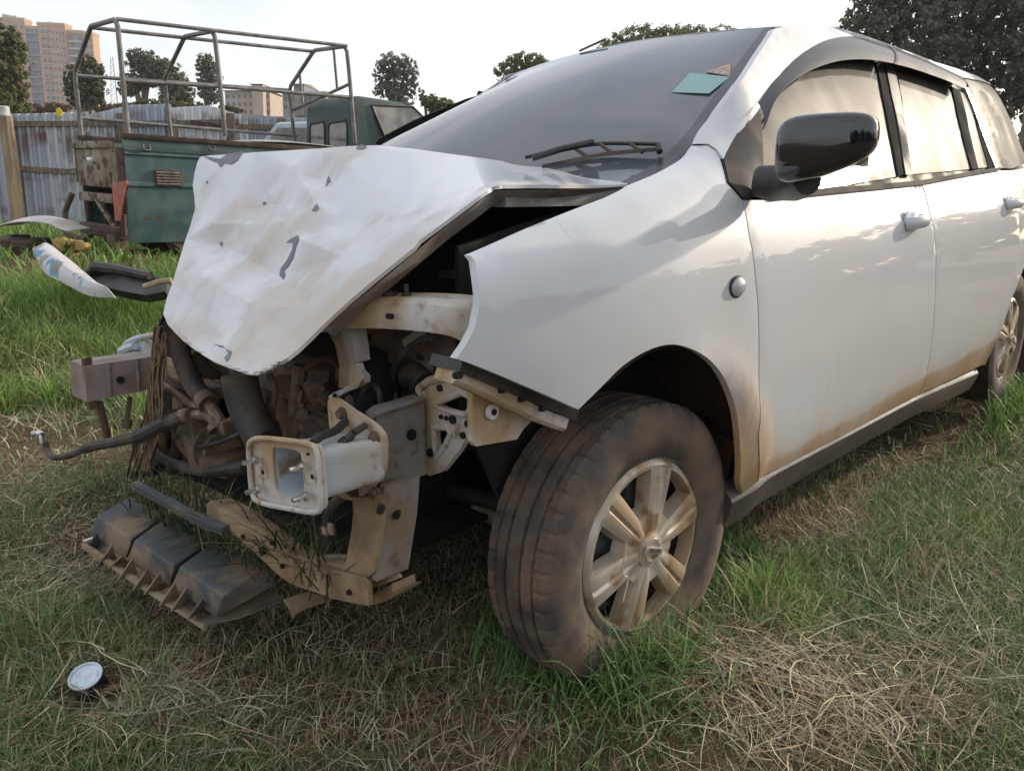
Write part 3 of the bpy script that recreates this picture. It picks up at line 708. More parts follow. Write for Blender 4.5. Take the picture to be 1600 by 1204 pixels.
# ---- crumpled bonnet: control points (pixel ray + one car-frame coordinate), thin-plate depth, then creases
HC = [((985, 286), dict(y=.66)), ((880, 290), dict(y=.66)), ((780, 290), dict(y=.63)), ((900, 270), dict(y=.47)), ((800, 254), dict(y=.28)), ((700, 240), dict(y=.12)), ((600, 227), dict(y=0.0)),
      ((500, 232), dict(y=-.21)), ((400, 238), dict(y=-.42)), ((320, 243), dict(y=-.60)), ((740, 312), dict(y=.62)), ((690, 350), dict(y=.60)), ((620, 405), dict(y=.57)), ((545, 470), dict(y=.53)), ((470, 540), dict(y=.48)), ((395, 587), dict(y=.43)),
      ((335, 565), dict(y=.20)), ((300, 543), dict(y=.04)), ((255, 490), dict(y=-.20)), ((270, 440), dict(y=-.27)), ((290, 375), dict(y=-.40)), ((303, 300), dict(y=-.55)),
      ((450, 420), dict(y=.18)), ((400, 500), dict(y=.22)), ((560, 330), dict(y=.25)), ((420, 320), dict(y=-.18)), ((640, 300), dict(y=.30)), ((330, 430), dict(y=-.12))]
def tps_fit(P, v):
    n = len(P); d = np.linalg.norm(P[:, None]-P[None], axis=2); K = np.where(d > 0, d*d*np.log(d+1e-12), 0)+np.eye(n)*2e-3; Q = np.c_[np.ones(n), P]
    A = np.block([[K, Q], [Q.T, np.zeros((3, 3))]]); w = np.linalg.solve(A, np.r_[v, 0, 0, 0])
    def f(X):
        d = np.linalg.norm(X[:, None]-P[None], axis=2); return np.where(d > 0, d*d*np.log(d+1e-12), 0) @ w[:n]+np.c_[np.ones(len(X)), X] @ w[n:]
    return f
hp = np.array([h[0] for h in HC], float); ht = np.array([np.dot(CU(*h[0], **h[1])-CAR_C, BC[0]) for h in HC])
hf = tps_fit(hp/300, ht)
# crease field: facet key points with push towards (+) or away from (-) the front, metres
CK = [(985, 286, 0), (880, 290, 0), (775, 291, .004), (900, 270, 0), (800, 254, 0), (700, 240, 0), (590, 227, .006), (500, 232, 0), (400, 238, 0), (320, 243, 0), (303, 300, 0), (290, 375, 0), (270, 440, 0), (255, 490, 0), (300, 543, 0.01), (335, 565, .0), (395, 587, .012),
      (470, 540, 0), (545, 470, 0), (620, 405, 0), (690, 350, .0), (740, 312, 0),
      (416, 318, -.034), (514, 284, -.038), (496, 325, .018), (535, 348, -.030), (463, 371, .020), (440, 433, -.032), (345, 381, -.028), (370, 300, .018), (460, 262, .016), (440, 345, .010), (560, 268, .014),
      (600, 300, .020), (330, 350, .016), (600, 340, .012), (380, 350, .010), (400, 480, .012), (318, 430, .012), (330, 490, -.008), (480, 480, .010), (690, 300, .008), (540, 400, .008)]
ck = np.array(CK, float); _t = geometry.delaunay_2d_cdt([Vector((a, b)) for a, b, c in CK], [], [], 0, 1e-6); ctri = [tuple(f) for f in _t[2]]; cvs = np.array([(v.x, v.y) for v in _t[0]])
cval = np.array([CK[int(np.argmin(np.hypot(ck[:, 0]-v[0], ck[:, 1]-v[1])))][2] for v in cvs])
def lin(X):
    o = np.zeros(len(X))
    for t in ctri:
        a, b, c = cvs[list(t)]; d = (b[0]-a[0])*(c[1]-a[1])-(c[0]-a[0])*(b[1]-a[1])
        if abs(d) < 1e-9: continue
        l1 = ((b[0]-X[:, 0])*(c[1]-X[:, 1])-(c[0]-X[:, 0])*(b[1]-X[:, 1]))/d; l2 = ((c[0]-X[:, 0])*(a[1]-X[:, 1])-(a[0]-X[:, 0])*(c[1]-X[:, 1]))/d; l3 = 1-l1-l2
        k = (l1 >= -1e-6) & (l2 >= -1e-6) & (l3 >= -1e-6); o[k] = (l1*cval[t[0]]+l2*cval[t[1]]+l3*cval[t[2]])[k]
    return o
def crease(X):
    o = lin(X)*2
    for k in range(6): o = o+lin(X+1.0*np.array([math.cos(k*1.047), math.sin(k*1.047)]))
    return o/8
def hood_pt(X):
    X = np.asarray(X, float); t = hf(X/300)-1.8*crease(X); r = np.array([ray_c(*p) for p in X]); return CAR_C+t[:, None]*r
hout = [tuple(p) for p in cr([(985, 285), (955, 289), (880, 289), (785, 289), (765, 295), (742, 311), (690, 350), (655, 376), (645, 388), (600, 424), (545, 470), (500, 512), (465, 546), (432, 570), (410, 582), (396, 587), (375, 581), (335, 565), (300, 543), (274, 520), (255, 490), (270, 440), (288, 380), (305, 325), (301, 290), (309, 252), (318, 244), (345, 242), (400, 238), (500, 232), (590, 227), (700, 240), (800, 254), (900, 270)], 2, True)]
hv, hF = cdt(densify(hout, 5), (), 5); H3 = hood_pt(hv); hn = vnorm(H3, hF); hn *= np.sign((hn*(CAR_C-H3)).sum(1, keepdims=True))
HOOD = mk('bonnet', solid(H3, hF, -hn*.006), M_hood, CAR, angle=16, label='crumpled white bonnet folded up in the middle')
# rear half of the bonnet, folded down behind the ridge to the cowl
ra = hood_pt([(590, 228), (500, 233), (400, 239), (322, 244)]); rb = np.array([(-.02, .25, .985), (-.06, -.10, .98), (-.08, -.35, .97), (-.12, -.62, .96)])
ra = np.array(cr(ra, 6)); rb = np.array(cr(rb, 6)); V = list(ra-[0, 0, .004])+list((ra+rb)/2+[-.03, 0, .012])+list(rb); n = len(ra)
mk('bonnet_rear_fold', solid(V, [(r*n+i, r*n+i+1, (r+1)*n+i+1, (r+1)*n+i) for r in range(2) for i in range(n-1)], (0, 0, -.005)), M_hood, HOOD)
# inner frame lip under the near edge, and the grey patches where paint flaked off
le = [(985, 286), (880, 291), (785, 292), (765, 297), (742, 314), (690, 353), (648, 388), (600, 428), (545, 473), (505, 510)]
lp = hood_pt(le); lp2 = lp+np.array([-.035, -.028, -.022])
lp = np.array(cr(lp, 4)); lp2 = np.array(cr(lp2, 4)); n = len(lp)
mk('bonnet_lip', solid(list(lp-[.001, 0, .0055])+list(lp2), [(i, i+1, n+i+1, n+i) for i in range(n-1)], (-.004, -.003, -.003)), mat('bonnet_underside', (.33, .31, .29), (.22, .17, .13), 12, .6), HOOD)
ub = [np.array(p) for p in [CU(772, 296, y=.60), CU(905, 296, y=.62), CU(985, 290, y=.63)]]
mks('bonnet_stiffener', [sweep([p-[0, 0, .015] for p in ub], [(-.012, -.014), (.03, -.014), (.03, .012), (-.012, .012)]), box(CU(900, 312, y=.585), (.13, .03, .022))], mat('stiffener_grey', (.30, .29, .28), (.2, .17, .15), 20, .6), HOOD)
M_flake = mat('flaked_grey_metal', (.13, .14, .17), (.22, .22, .24), 50, .55)
def flake(px, off=.0012):
    vs, F = cdt(densify(px, 4), (), 4); p = hood_pt(vs); n = vnorm(p, F); n *= np.sign((n*(CAR_C-p)).sum(1, keepdims=True)); mk('flaked_paint', (list(p+n*off), F), M_flake, HOOD)
zc = lambda L_: [(240+a*.3488, 200+b*.3488) for a, b in L_]
for L_ in ([(218, 124), (250, 132), (300, 140), (330, 118), (405, 106), (375, 150), (350, 165), (320, 160), (300, 178), (288, 158), (255, 145)], [(905, 90), (930, 76), (955, 82), (945, 96), (920, 98)], [(785, 215), (795, 240), (770, 265), (775, 240)], [(733, 338), (742, 362), (728, 375), (708, 372), (720, 355)],
           [(648, 480), (652, 500), (640, 530), (628, 580), (605, 620), (585, 640), (592, 660), (582, 680), (565, 660), (570, 630), (600, 590), (622, 545), (626, 515), (596, 512), (620, 495)], [(298, 508), (313, 515), (308, 534), (297, 525)], [(495, 330), (510, 338), (500, 347), (488, 344)],
           [(325, 990), (352, 1000), (345, 1025), (330, 1048), (318, 1030), (335, 1012)], [(270, 968), (310, 975), (322, 985), (300, 982)], [(236, 238), (244, 236), (243, 250), (236, 250)]): flake(zc(L_))

# ---- front structure
# radiator support upper bar
bar = [CU(497, 509, x=.46), CU(535, 491, x=.43), CU(600, 487, x=.41), CU(670, 490, x=.385), CU(720, 497, x=.37), CU(752, 512, x=.35)]
bar = cr(bar, 5); hts = np.interp(np.linspace(0, 1, len(bar)), [0, .15, .8, 1], [.010, .024, .026, .030])
V = []; F = []
for i, p in enumerate(bar):
    h = hts[i]
    for dx, dz in ((.02, -h), (.024, -h*.2), (.018, h*.72), (.008, h), (-.05, h*1.05), (-.05, h*.6), (.0, h*.5), (.008, -h)): V.append(np.array(p)+[dx, 0, dz])
for i in range(len(bar)-1):
    for k in range(8): F.append((i*8+k, i*8+(k+1) % 8, (i+1)*8+(k+1) % 8, (i+1)*8+k))
SUP = mk('radiator_support', (V, F), M_cream, CAR)
holes_('bolt_hole', [(CU(x, y, x=xx)+[.0, 0, .0], r) for x, y, xx, r in ((586, 475, .395, .008), (660, 479, .37, .008), (721, 481, .345, .007))], (.15, 0, 1), SUP, th=.006)
holes_('bolt_hole', [(CU(513, 502, x=.474), .006), (CU(609, 494, x=.434), .005)], (1, .2, .2), SUP, th=.01)
bp = CU(609, 470, x=.40); mk('rubber_buffer', J(box(bp+[0, 0, -.004], (.034, .036, .022), bev=.002), cyl(bp+[0, 0, .005], bp+[0, 0, .016], .013)), M_black, CAR)
bp = CU(636, 476, x=.39); mk('bonnet_clip', J(cyl(bp, bp+[0, 0, .018], .008), cyl(bp+[0, 0, .016], bp+[0, 0, .034], .004)), M_black, CAR)
# vertical bracket below the bar
st = [PX([(512, 517), (524, 540), (530, 570), (529, 606), (548, 604), (547, 572), (541, 545), (531, 517)], x=.43), ]
mk('support_bracket', plate(st[0], .012), M_tan, CAR)
mk('support_bracket', plate(PX([(531, 515), (548, 512), (553, 540), (556, 566), (547, 570), (541, 545)], x=.428), .03), M_bluew, CAR)
hk = [PX([(547, 568), (556, 568), (560, 580), (568, 588), (568, 598), (558, 606), (540, 612), (528, 620), (515, 626), (513, 619), (522, 612), (534, 608), (546, 600), (546, 588)], x=.44)]
mk('headlamp_bracket', plate(hk[0], .014), M_bluew, CAR)
mk('headlamp_bracket_flange', plate(PX([(547, 570), (556, 570), (562, 582), (566, 592), (560, 602), (548, 604), (545, 596)], x=.452), .004), M_tan, CAR)
holes_('bolt_hole', [(CU(523, 618, x=.446), .004)], (1, 0, 0), CAR)
# crash box : front flange ring, tapering box, mounting plate with bolts
def rr(pts, n=5): return cr(pts, n, True)
fo = rr(PX([(394, 700), (397, 688), (412, 683), (450, 686), (488, 692), (501, 704), (505, 745), (508, 786), (497, 798), (455, 792), (412, 783), (400, 770), (396, 735)], x=.60), 3)
fi = rr(PX([(426, 702), (432, 699), (452, 701), (466, 705), (471, 715), (474, 745), (475, 768), (468, 777), (452, 776), (438, 771), (431, 760), (427, 730)], x=.60), 3)
CB = mk('crash_box', plate(fo, .005, [fi]), M_cream, CAR, label='open crash box with four studs on its flange')
def loft(A, B, n=None):
    m = len(A); return list(A)+list(B), [(i, (i+1) % m, m+(i+1) % m, m+i) for i in range(m)]
fm = np.mean(fo, 0); ob = [fm+(np.array(p)-fm)*.80+[-.008, 0, 0] for p in fo]; back_c = CU(556, 713, x=.49); sc = .68
oc = [back_c+(np.array(p)-fm)*sc for p in fo]
mk('box_wall', J(loft(ob, oc)), M_bluew, CB)
rim_lip = [np.array(p)+[.006, 0, 0] for p in fo]
mk('flange_lip', tube(rim_lip+[rim_lip[0]], .0045, 8, False), M_cream, CB)
mk('inner_liner', J(loft([np.array(p)+[-.002, 0, 0] for p in fi], [np.mean(fi, 0)+(np.array(p)-np.mean(fi, 0))*.95+[-.10, -.004, 0] for p in fi])), M_bluew, CB)
mk('box_back', plate([np.mean(fi, 0)+(np.array(p)-np.mean(fi, 0))*.97+[-.098, -.004, 0] for p in fi], .004), M_bluew, CB)
mk('inner_edge', sweep(cr([np.mean(fi, 0)+(CU(x, y, x=.60)-np.mean(fi, 0))*.93+[-.05, -.004, 0] for x, y in ((432, 702), (432, 711), (441, 714), (446, 725), (444, 740), (436, 750), (433, 762), (441, 772))], 4), [(-.001, -.001), (.001, -.001), (.001, .001), (-.001, .001)]), M_void, CB)
for x, y in ((404, 717), (409, 762), (478, 727), (483, 773)):
    p = CU(x, y, x=.606); mk('stud', J(cyl(p, p+[.028, 0, 0], .004, 10), disc(p+[.006, 0, 0], (1, 0, 0), .0075, .006, 6)), M_chrome, CB)
holes_('bolt_hole', [(CU(x, y, x=.602), r) for x, y, r in ((412, 737, .004), (489, 744, .004), (481, 709, .002))], (1, 0, 0), CB)
mks('flange_step', [plate(PX([(475, 733), (492, 735), (494, 756), (478, 753)], x=.603), .005), plate(PX([(399, 727), (415, 729), (417, 747), (401, 744)], x=.603), .005)], M_cream, CB)
pl = rr(PX([(512, 640), (515, 622), (530, 626), (552, 642), (580, 660), (598, 680), (600, 705), (598, 738), (580, 762), (556, 781), (536, 778), (525, 768), (520, 720)], x=.492), 2)
MP = mk('mounting_plate', plate(pl, .008), M_cream, CAR)
for x, y in ((535, 646), (586, 684), (587, 735), (553, 766), (587, 770)):
    p = CU(x, y, x=.494); mk('bolt', J(disc(p, (1, 0, 0), .011, .004, 14), disc(p+[.004, 0, 0], (1, 0, 0), .008, .010, 6)), M_rust, MP)
holes_('bolt_hole', [(CU(x, y, x=.496), .005) for x, y in ((578, 712, ), (590, 712))], (1, 0, 0), MP)
side_holes = CU(521, 732, y=.548); mk('drain_hole', disc(side_holes, (.25, 1, .1), .007, .01), M_void, CB)
# wiring plug on the box
mk('sensor_plug', J(tube([CU(518, 716, y=.572), CU(552, 676, y=.588)], [.008, .0065], 10), tube([CU(527, 706, y=.575), CU(545, 688, y=.585)], .012, 10), tube([CU(552, 676, y=.588), CU(571, 664, y=.585)], .006, 8)), M_black, CAR)
mk('wiring_loom', tube(cr([CU(489, 692, x=.60), CU(500, 682, x=.58), CU(525, 672, x=.53), CU(541, 655, x=.49), CU(548, 636, x=.47), CU(545, 622, x=.46)], 5), .007, 8), M_hose, CAR)
# frame rail behind the plate
A = PX([(588, 648), (600, 638), (630, 630), (662, 620), (664, 640), (664, 742), (640, 748), (606, 760), (590, 752)], y=.545)
mk('frame_rail', plate(A, .03), M_grey, CAR); mk('rail_top_flange', tube(PX([(576, 652), (600, 641), (630, 633), (660, 622)], y=.545), .006, 8), M_grey, CAR)
holes_('rail_hole', [(CU(643, 679, y=.547), .010)], (0, 1, 0), CAR)
# pierced bracket
po = PX([(656, 606), (672, 594), (712, 586), (738, 600), (738, 640), (739, 668), (716, 705), (691, 737), (672, 743), (655, 736), (657, 690)], x=.335)
h1 = PX([(677, 631), (700, 622), (722, 613), (735, 620), (737, 636), (728, 648), (702, 642)], x=.335); h2 = PX([(678, 667), (698, 668), (705, 677), (697, 694), (682, 715), (679, 692)], x=.335)
BRK = mk('pierced_bracket', plate(po, .014, [h1, h2]), M_cream, CAR)
for h in (h1, h2): mk('pressed_rim', tube(h+[h[0], h[1]], .006, 8, False), M_cream, BRK)
mk('bracket_rim', tube(po[:3][::-1]+[po[0], po[10]], .008, 8), M_cream, BRK)
holes_('bolt_hole', [(CU(x, y, x=.337), r) for x, y, r in ((687, 606, .006), (707, 655, .008), (723, 680, .006), (730, 662, .006), (672, 707, .008), (697, 653, .004), (689, 651, .004))], (1, 0, 0), BRK)
# apron: triangular gusset plate and long flange rail under the wing edge
G = PX([(738, 606), (770, 616), (815, 632), (842, 640), (830, 658), (818, 670), (808, 686), (780, 691), (744, 697), (739, 690)], y=.715)
AP = mk('inner_apron', plate(G, .012), M_cream, CAR)
ring = CU(769, 643, y=.722); mk('ring_seat', disc(ring, (0, 1, 0), .012, .006, 18), mat('clean_white', (.7, .7, .7), None, 1, .5), AP); mk('bolt_hole', disc(ring+[0, .003, 0], (0, 1, 0), .005, .006), M_void, AP)
fl = [CU(x, y, y=.735) for x, y in ((703, 581), (722, 588), (760, 606), (800, 626), (840, 645), (876, 658))]
FL = mk('apron_flange', sweep(cr(fl, 4), [(-.030, -.013), (.010, -.016), (.016, -.010), (.016, .008), (.008, .013), (-.03, .013)]), M_cream, CAR)
for x, y in ((715, 586), (737, 583), (782, 609), (813, 623), (845, 638)):
    mk('bolt_hole', disc(CU(x, y, y=.752), (0, 1, .2), .0055, .012), M_void, FL)
dk = [CU(x, y, y=.75) for x, y in ((716, 566), (780, 594), (850, 624), (898, 645))]
mk('wing_inner_edge', sweep(dk, [(-.06, -.012), (.008, -.012), (.008, .006), (-.06, .006)]), M_black, CAR)
# vertical leg, cross member
LEG = mk('support_leg', plate(PX([(550, 776), (575, 778), (601, 770), (596, 800), (590, 850), (585, 893), (570, 905), (540, 880), (549, 830), (552, 800)], x=.50), .01), M_tan, CAR)
mk('support_leg_side', plate(PX([(600, 760), (656, 742), (652, 800), (638, 888), (588, 908), (592, 850)], y=.585), .012), M_grey, CAR)
holes_('bolt_hole', [(CU(595, 795, x=.506), .006), (CU(620, 803, y=.588), .006)], (.6, .6, 0), CAR, th=.016)
cmt = cr([CU(325, 800, x=.535), CU(360, 818, x=.535), CU(395, 845, x=.53), CU(450, 888, x=.52), CU(520, 905, x=.505), CU(574, 918, x=.50)], 4)
def cmember():
    V = []; F = []; n = len(cmt)
    for i, p in enumerate(cmt):
        s = i/(n-1); h = .020+.012*sstep(.2, .8, s)
        for dx, dz in ((.0, -h), (.003, -h*.3), (.0, h), (-.01, h+.003), (-.05, h-.004), (-.05, h-.01), (-.012, h-.004), (-.008, -h)): V.append(np.array(p)+[dx, 0, dz])
    for i in range(n-1):
        for k in range(8): F.append((i*8+k, i*8+(k+1) % 8, (i+1)*8+(k+1) % 8, (i+1)*8+k))
    return V, F+[tuple(range(8)), tuple(range((n-1)*8, n*8))]
CM = mk('cross_member', cmember(), M_tan, CAR)
mk('cross_member_end', plate(PX([(440, 870), (510, 886), (568, 902), (577, 912), (574, 946), (520, 935), (450, 908)], x=.512), .004), M_tan, CM)
holes_('slot', [(CU(x, y, x=xx), r) for x, y, xx, r in ((380, 838, .536, .005), (410, 860, .536, .009), (441, 884, .53, .005), (545, 925, .515, .005), (425, 848, .534, .004))], (1, 0, 0), CM, th=.006)
rg_ = CU(457, 856, x=.485); mk('mount_ring', lathe([(.010, -.004), (.010, .004), (.022, .004), (.026, -.004)], 20, 'z') and xf(lathe([(.010, -.004), (.010, .004), (.022, .004), (.026, -.004)], 20, 'z'), None, rg_), M_tan, CM)
mks('foot_bracket', [plate(PX([(574, 912), (622, 896), (626, 902), (606, 910), (576, 920)], x=.47), .004), plate(PX([(576, 930), (600, 920), (612, 912), (614, 925), (625, 925), (600, 940), (574, 946)], x=.46), .05)], M_tan, CAR)
mk('torn_tab', plate(PX([(443, 936), (480, 924), (518, 934), (478, 948), (462, 958), (457, 966), (452, 950)], z=.205), .004), M_tan, CAR)
# condenser shutter strip behind the tray
mk('lower_strip', sweep(cr([CU(208, 757, x=.56), CU(260, 785, x=.56), CU(310, 812, x=.555), CU(350, 828, x=.55)], 4), [(-.005, -.010), (.005, -.010), (.006, .006), (-.012, .008)]), M_tray, CAR)
# undertray: flange sheet, three raised boxes, gussets
def tray():
    parts = []; a = np.array([.655, -.535, .115]); b = np.array([.60, .085, .10])     # outer edge ends
    fa = CU(131, 853, z=.135); fb = CU(322, 980, z=.105); ea = CU(210, 800, z=.15); eb = CU(445, 930, z=.145)
    return fa, fb, ea, eb
fa, fb, ea, eb = tray()
TR = mk('undertray', plate([fa, (fa+fb)/2+[0, 0, -.002], fb, fb*.55+eb*.45+[.01, .01, 0], eb, (ea+eb)/2, ea], .004), M_tray, CAR, label='dusty black plastic undertray with three raised boxes')
TOP = [[(150, 806), (204, 774), (262, 800), (206, 842)], [(210, 843), (268, 800), (338, 838), (272, 884)], [(280, 884), (342, 838), (418, 884), (350, 932)]]
FOOT = [[(140, 838), (206, 782), (263, 806), (196, 872)], [(198, 873), (270, 806), (338, 845), (264, 916)], [(266, 917), (344, 845), (436, 912), (338, 966)]]
for tq, fq in zip(TOP, FOOT):
    T_ = [CU(x, y, z=.195) for x, y in tq]; Q_ = [CU(x, y, z=z_) for (x, y), z_ in zip(fq, (.135, .184, .184, .130))]
    bm = bmesh.new(); vv = [bm.verts.new(p) for p in T_+Q_]
    bm.faces.new(vv[:4]); bm.faces.new(vv[4:][::-1])
    for i in range(4): bm.faces.new((vv[i], vv[i-4+4 if i else 0], vv[4+i], vv[4+(i-1) % 4])) if False else bm.faces.new((vv[i], vv[4+i], vv[4+(i+1) % 4], vv[(i+1) % 4]))
    bmesh.ops.recalc_face_normals(bm, faces=bm.faces); bmesh.ops.bevel(bm, geom=bm.edges[:]+bm.verts[:], offset=.006, segments=2, profile=.5, affect='EDGES')
    bm.verts.index_update(); g = [tuple(v.co) for v in bm.verts], [tuple(v.index for v in f.verts) for f in bm.faces]; bm.free()
    mk('raised_box', g, M_tray, TR, angle=50)
for x, y, x2, y2 in ((152, 832, 157, 866), (176, 850, 178, 884), (192, 868, 185, 888), (208, 872, 210, 905), (232, 888, 232, 920), (250, 896, 246, 926), (274, 910, 272, 944), (292, 918, 290, 952), (318, 934, 312, 964)):
    t0 = CU(x, y, z=.175); u = (fb-fa)/np.linalg.norm(fb-fa); f0 = CU(x, y2-8, z=.120); f1 = CU(x2-9, y2, z=.118)
    mk('gusset', plate([t0, f0+[-.01, 0, 0], f0+[.035, 0, -.003]], .004), M_tray, TR)
mk('edge_lip', sweep([fa+[0, 0, .003], (fa+fb)/2+[0, 0, .001], fb+[0, 0, .003]], [(-.006, -.006), (.006, -.006), (.006, .005), (-.006, .005)]), M_tan, TR)
for t in (.32, .62, .95):
    p = fa*(1-t)+fb*t+[-.012, 0, .008]; mk('clip', J(box(p, (.03, .012, .010), bev=.002), cyl(p, p+[0, 0, .014], .005, 8)), M_rust, TR)
mk('clip', box(fa+[-.02, 0, .01], (.04, .012, .012), bev=.003), M_chrome, TR)

# ---- far frame rail end, horn bracket
fx = CU(240, 588, x=.42); FR = mk('frame_horn', J(plate([CU(131, 572, y=-.40), CU(238, 557, y=-.40), CU(246, 575, y=-.40), CU(243, 606, y=-.40), CU(136, 628, y=-.40)], .10)), mat('frame_horn_grey', (.30, .25, .225), (.22, .16, .12), 10, .6, bump=.1), CAR, label='greyish brown box-section frame end sticking out')
for x in (168, 170, 214): mk('weld_bead', tube([CU(x, 566 if x < 200 else 560, y=-.396), CU(x+3, 620 if x < 200 else 612, y=-.396)], .004, 6), M_grey, FR)
mk('bolt_hole', disc(CU(188, 593, y=-.398), (0, 1, 0), .009, .008), M_void, FR)
mk('horn_end_plate', plate([CU(127, 560, y=-.41), CU(131, 560, y=-.40), CU(141, 640, y=-.40), CU(136, 642, y=-.41)], .02), M_rust, FR)
mk('hanging_bracket', tube([CU(155, 628, y=-.42), CU(168, 684, y=-.42)], .009, 8), M_rust, CAR)
mk('hanging_cable', J(tube([CU(203, 620, y=-.42), CU(198, 660, y=-.42)], .006, 8), cyl(CU(199, 655, y=-.42), CU(197, 668, y=-.42), .012)), M_rust, CAR)
mk('headlamp_mount', J(plate(PX([(208, 562), (212, 540), (226, 532), (236, 545), (238, 560)], x=.40), .02), tube(cr(PX([(186, 556), (200, 535), (225, 526), (250, 523)], x=.40), 5), .008, 8), tube(PX([(190, 548), (212, 540)], x=.41), .012, 8)), M_bluew, CAR)
mk('far_support', plate(PX([(246, 540), (270, 500), (285, 520), (270, 600), (262, 700), (232, 745), (222, 700), (240, 620)], x=.40), .03), M_void, CAR)

# ---- engine bay
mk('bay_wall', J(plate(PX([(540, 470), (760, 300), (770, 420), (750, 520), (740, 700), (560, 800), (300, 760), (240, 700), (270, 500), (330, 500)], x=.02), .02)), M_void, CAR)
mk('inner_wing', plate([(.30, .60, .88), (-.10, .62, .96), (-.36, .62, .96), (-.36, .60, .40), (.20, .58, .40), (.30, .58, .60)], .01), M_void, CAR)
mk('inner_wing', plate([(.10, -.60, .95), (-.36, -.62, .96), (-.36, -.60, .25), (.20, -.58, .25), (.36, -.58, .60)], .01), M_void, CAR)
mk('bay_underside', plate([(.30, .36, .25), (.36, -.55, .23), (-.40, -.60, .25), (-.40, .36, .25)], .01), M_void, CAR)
ENG = mk('engine_block', J(box(CU(500, 620, x=.22), (.22, .34, .24), bev=.02), box(CU(440, 560, x=.18), (.2, .30, .16), bev=.02)), M_eng, CAR)
mk('cylinder_head_cover', box(CU(560, 520, x=.16), (.26, .30, .10), bev=.02), M_void, ENG)
mks('engine_pulley', [cyl(CU(x, y, x=.36), CU(x+dx, y+dy, x=.30), r) for x, y, dx, dy, r in ((468, 612, 10, 2, .030), (452, 640, 15, 4, .034), (440, 600, 6, 0, .022))], M_eng, ENG)
mks('engine_pipe', [*[tube([CU(x, y, x=.37), CU(x2, y2, x=.33)], r, 10) for x, y, x2, y2, r in ((470, 640, 520, 668, .024), (480, 660, 525, 690, .022), (485, 600, 505, 640, .016), (455, 655, 515, 680, .018), (500, 590, 515, 625, .018))]], M_eng, ENG)
mks('engine_bolt', [disc(CU(x, y, x=.38), (1, .4, 0), .006, .01, 6) for x, y in ((473, 632), (466, 606), (505, 606), (480, 645), (430, 618), (447, 628))], M_rust, ENG)
mk('support_beam', tube([CU(470, 570, x=.36), CU(455, 690, x=.38)], .016, 8), M_eng, CAR)
alt = CU(306, 580, x=.35)
ALT = mk('alternator', J(cyl(alt+[0, -.06, 0], alt+[0, .06, 0], .065, 24), *[cyl(alt+[.062*math.cos(a), -.062, .062*math.sin(a)], alt+[.062*math.cos(a), .062, .062*math.sin(a)], .006, 6) for a in np.linspace(0, 6.28, 17)[:-1]]), M_eng, CAR)
mks('alternator_slot', [box(CU(x, y, x=.43), (.006, .03, .006)) for x, y in ((296, 556), (299, 566), (303, 576), (308, 586), (312, 594))], M_void, ALT)
mk('bracket_block', box(CU(326, 608, x=.40), (.05, .11, .03), bev=.004), M_eng, CAR)
cp = CU(322, 692, x=.40); COMP = mk('compressor', J(cyl(cp+[-.02, -.07, 0], cp+[0, .075, 0], .062, 24), cyl(cp+[0, .07, 0], cp+[0, .09, 0], .045, 20), box(cp+[.02, .02, .055], (.06, .06, .05), bev=.008)), M_eng, CAR)
for k in range(4): mk('compressor_bolt', disc(cp+[.05, -.05+.035*k, .02-.01*k], (1, 0, .2), .008, .01, 6), M_rust, COMP)
mk('thick_hose', tube(cr(PX([(272, 500), (280, 540), (290, 575), (305, 605), (325, 630)], x=.45), 6), .022, 12), M_hose, CAR)
mk('hose_fitting', J(tube(cr(PX([(322, 626), (332, 640), (342, 655), (346, 668)], x=.45), 5), .014, 10), tube(PX([(318, 622), (327, 632)], x=.45), .024, 12), tube(PX([(339, 664), (350, 660)], x=.45), .012, 8), box(CU(357, 665, x=.44), (.04, .035, .03), bev=.004)), M_pipe, CAR)
mk('air_hose', tube(cr(PX([(374, 585), (380, 620), (394, 655), (415, 690)], x=.46), 6), .036, 14), M_hose, CAR)
mk('cooling_pipe', tube(cr([CU(338, 668, x=.46), CU(333, 656, x=.46), CU(320, 648, x=.46), CU(302, 648, x=.47), CU(285, 650, x=.48)], 6), .012, 10), M_pipe, CAR)
mks('pipe_collar', [tube([CU(284, 650, x=.48), CU(300, 648, x=.475)], .017, 12), tube([CU(334, 664, x=.46), CU(338, 672, x=.46)], .016, 10)], M_pipe, CAR)
mk('loose_hose', tube(cr([CU(288, 650, x=.48), CU(255, 662, x=.50), CU(220, 680, x=.53), CU(180, 690, x=.56), CU(140, 698, x=.58), CU(108, 711, x=.59), CU(84, 714, x=.60), CU(74, 704, x=.60), CU(70, 690, x=.60)], 6), [.016]*14+[.013]*12+[.009]*23, 10), M_hose, CAR)
ft = CU(61, 678, x=.60); mk('hose_end_fitting', J(box(ft, (.018, .035, .018), bev=.004), cyl(ft+[.006, -.014, 0], ft+[.016, -.014, .0], .008, 12), cyl(ft+[0, .012, 0], ft+[0, .02, -.025], .007)), M_chrome, CAR)
mk('thin_hose', tube(cr(PX([(295, 700), (320, 696), (345, 690), (368, 680), (385, 672)], x=.45), 5), .005, 8), M_hose, CAR)
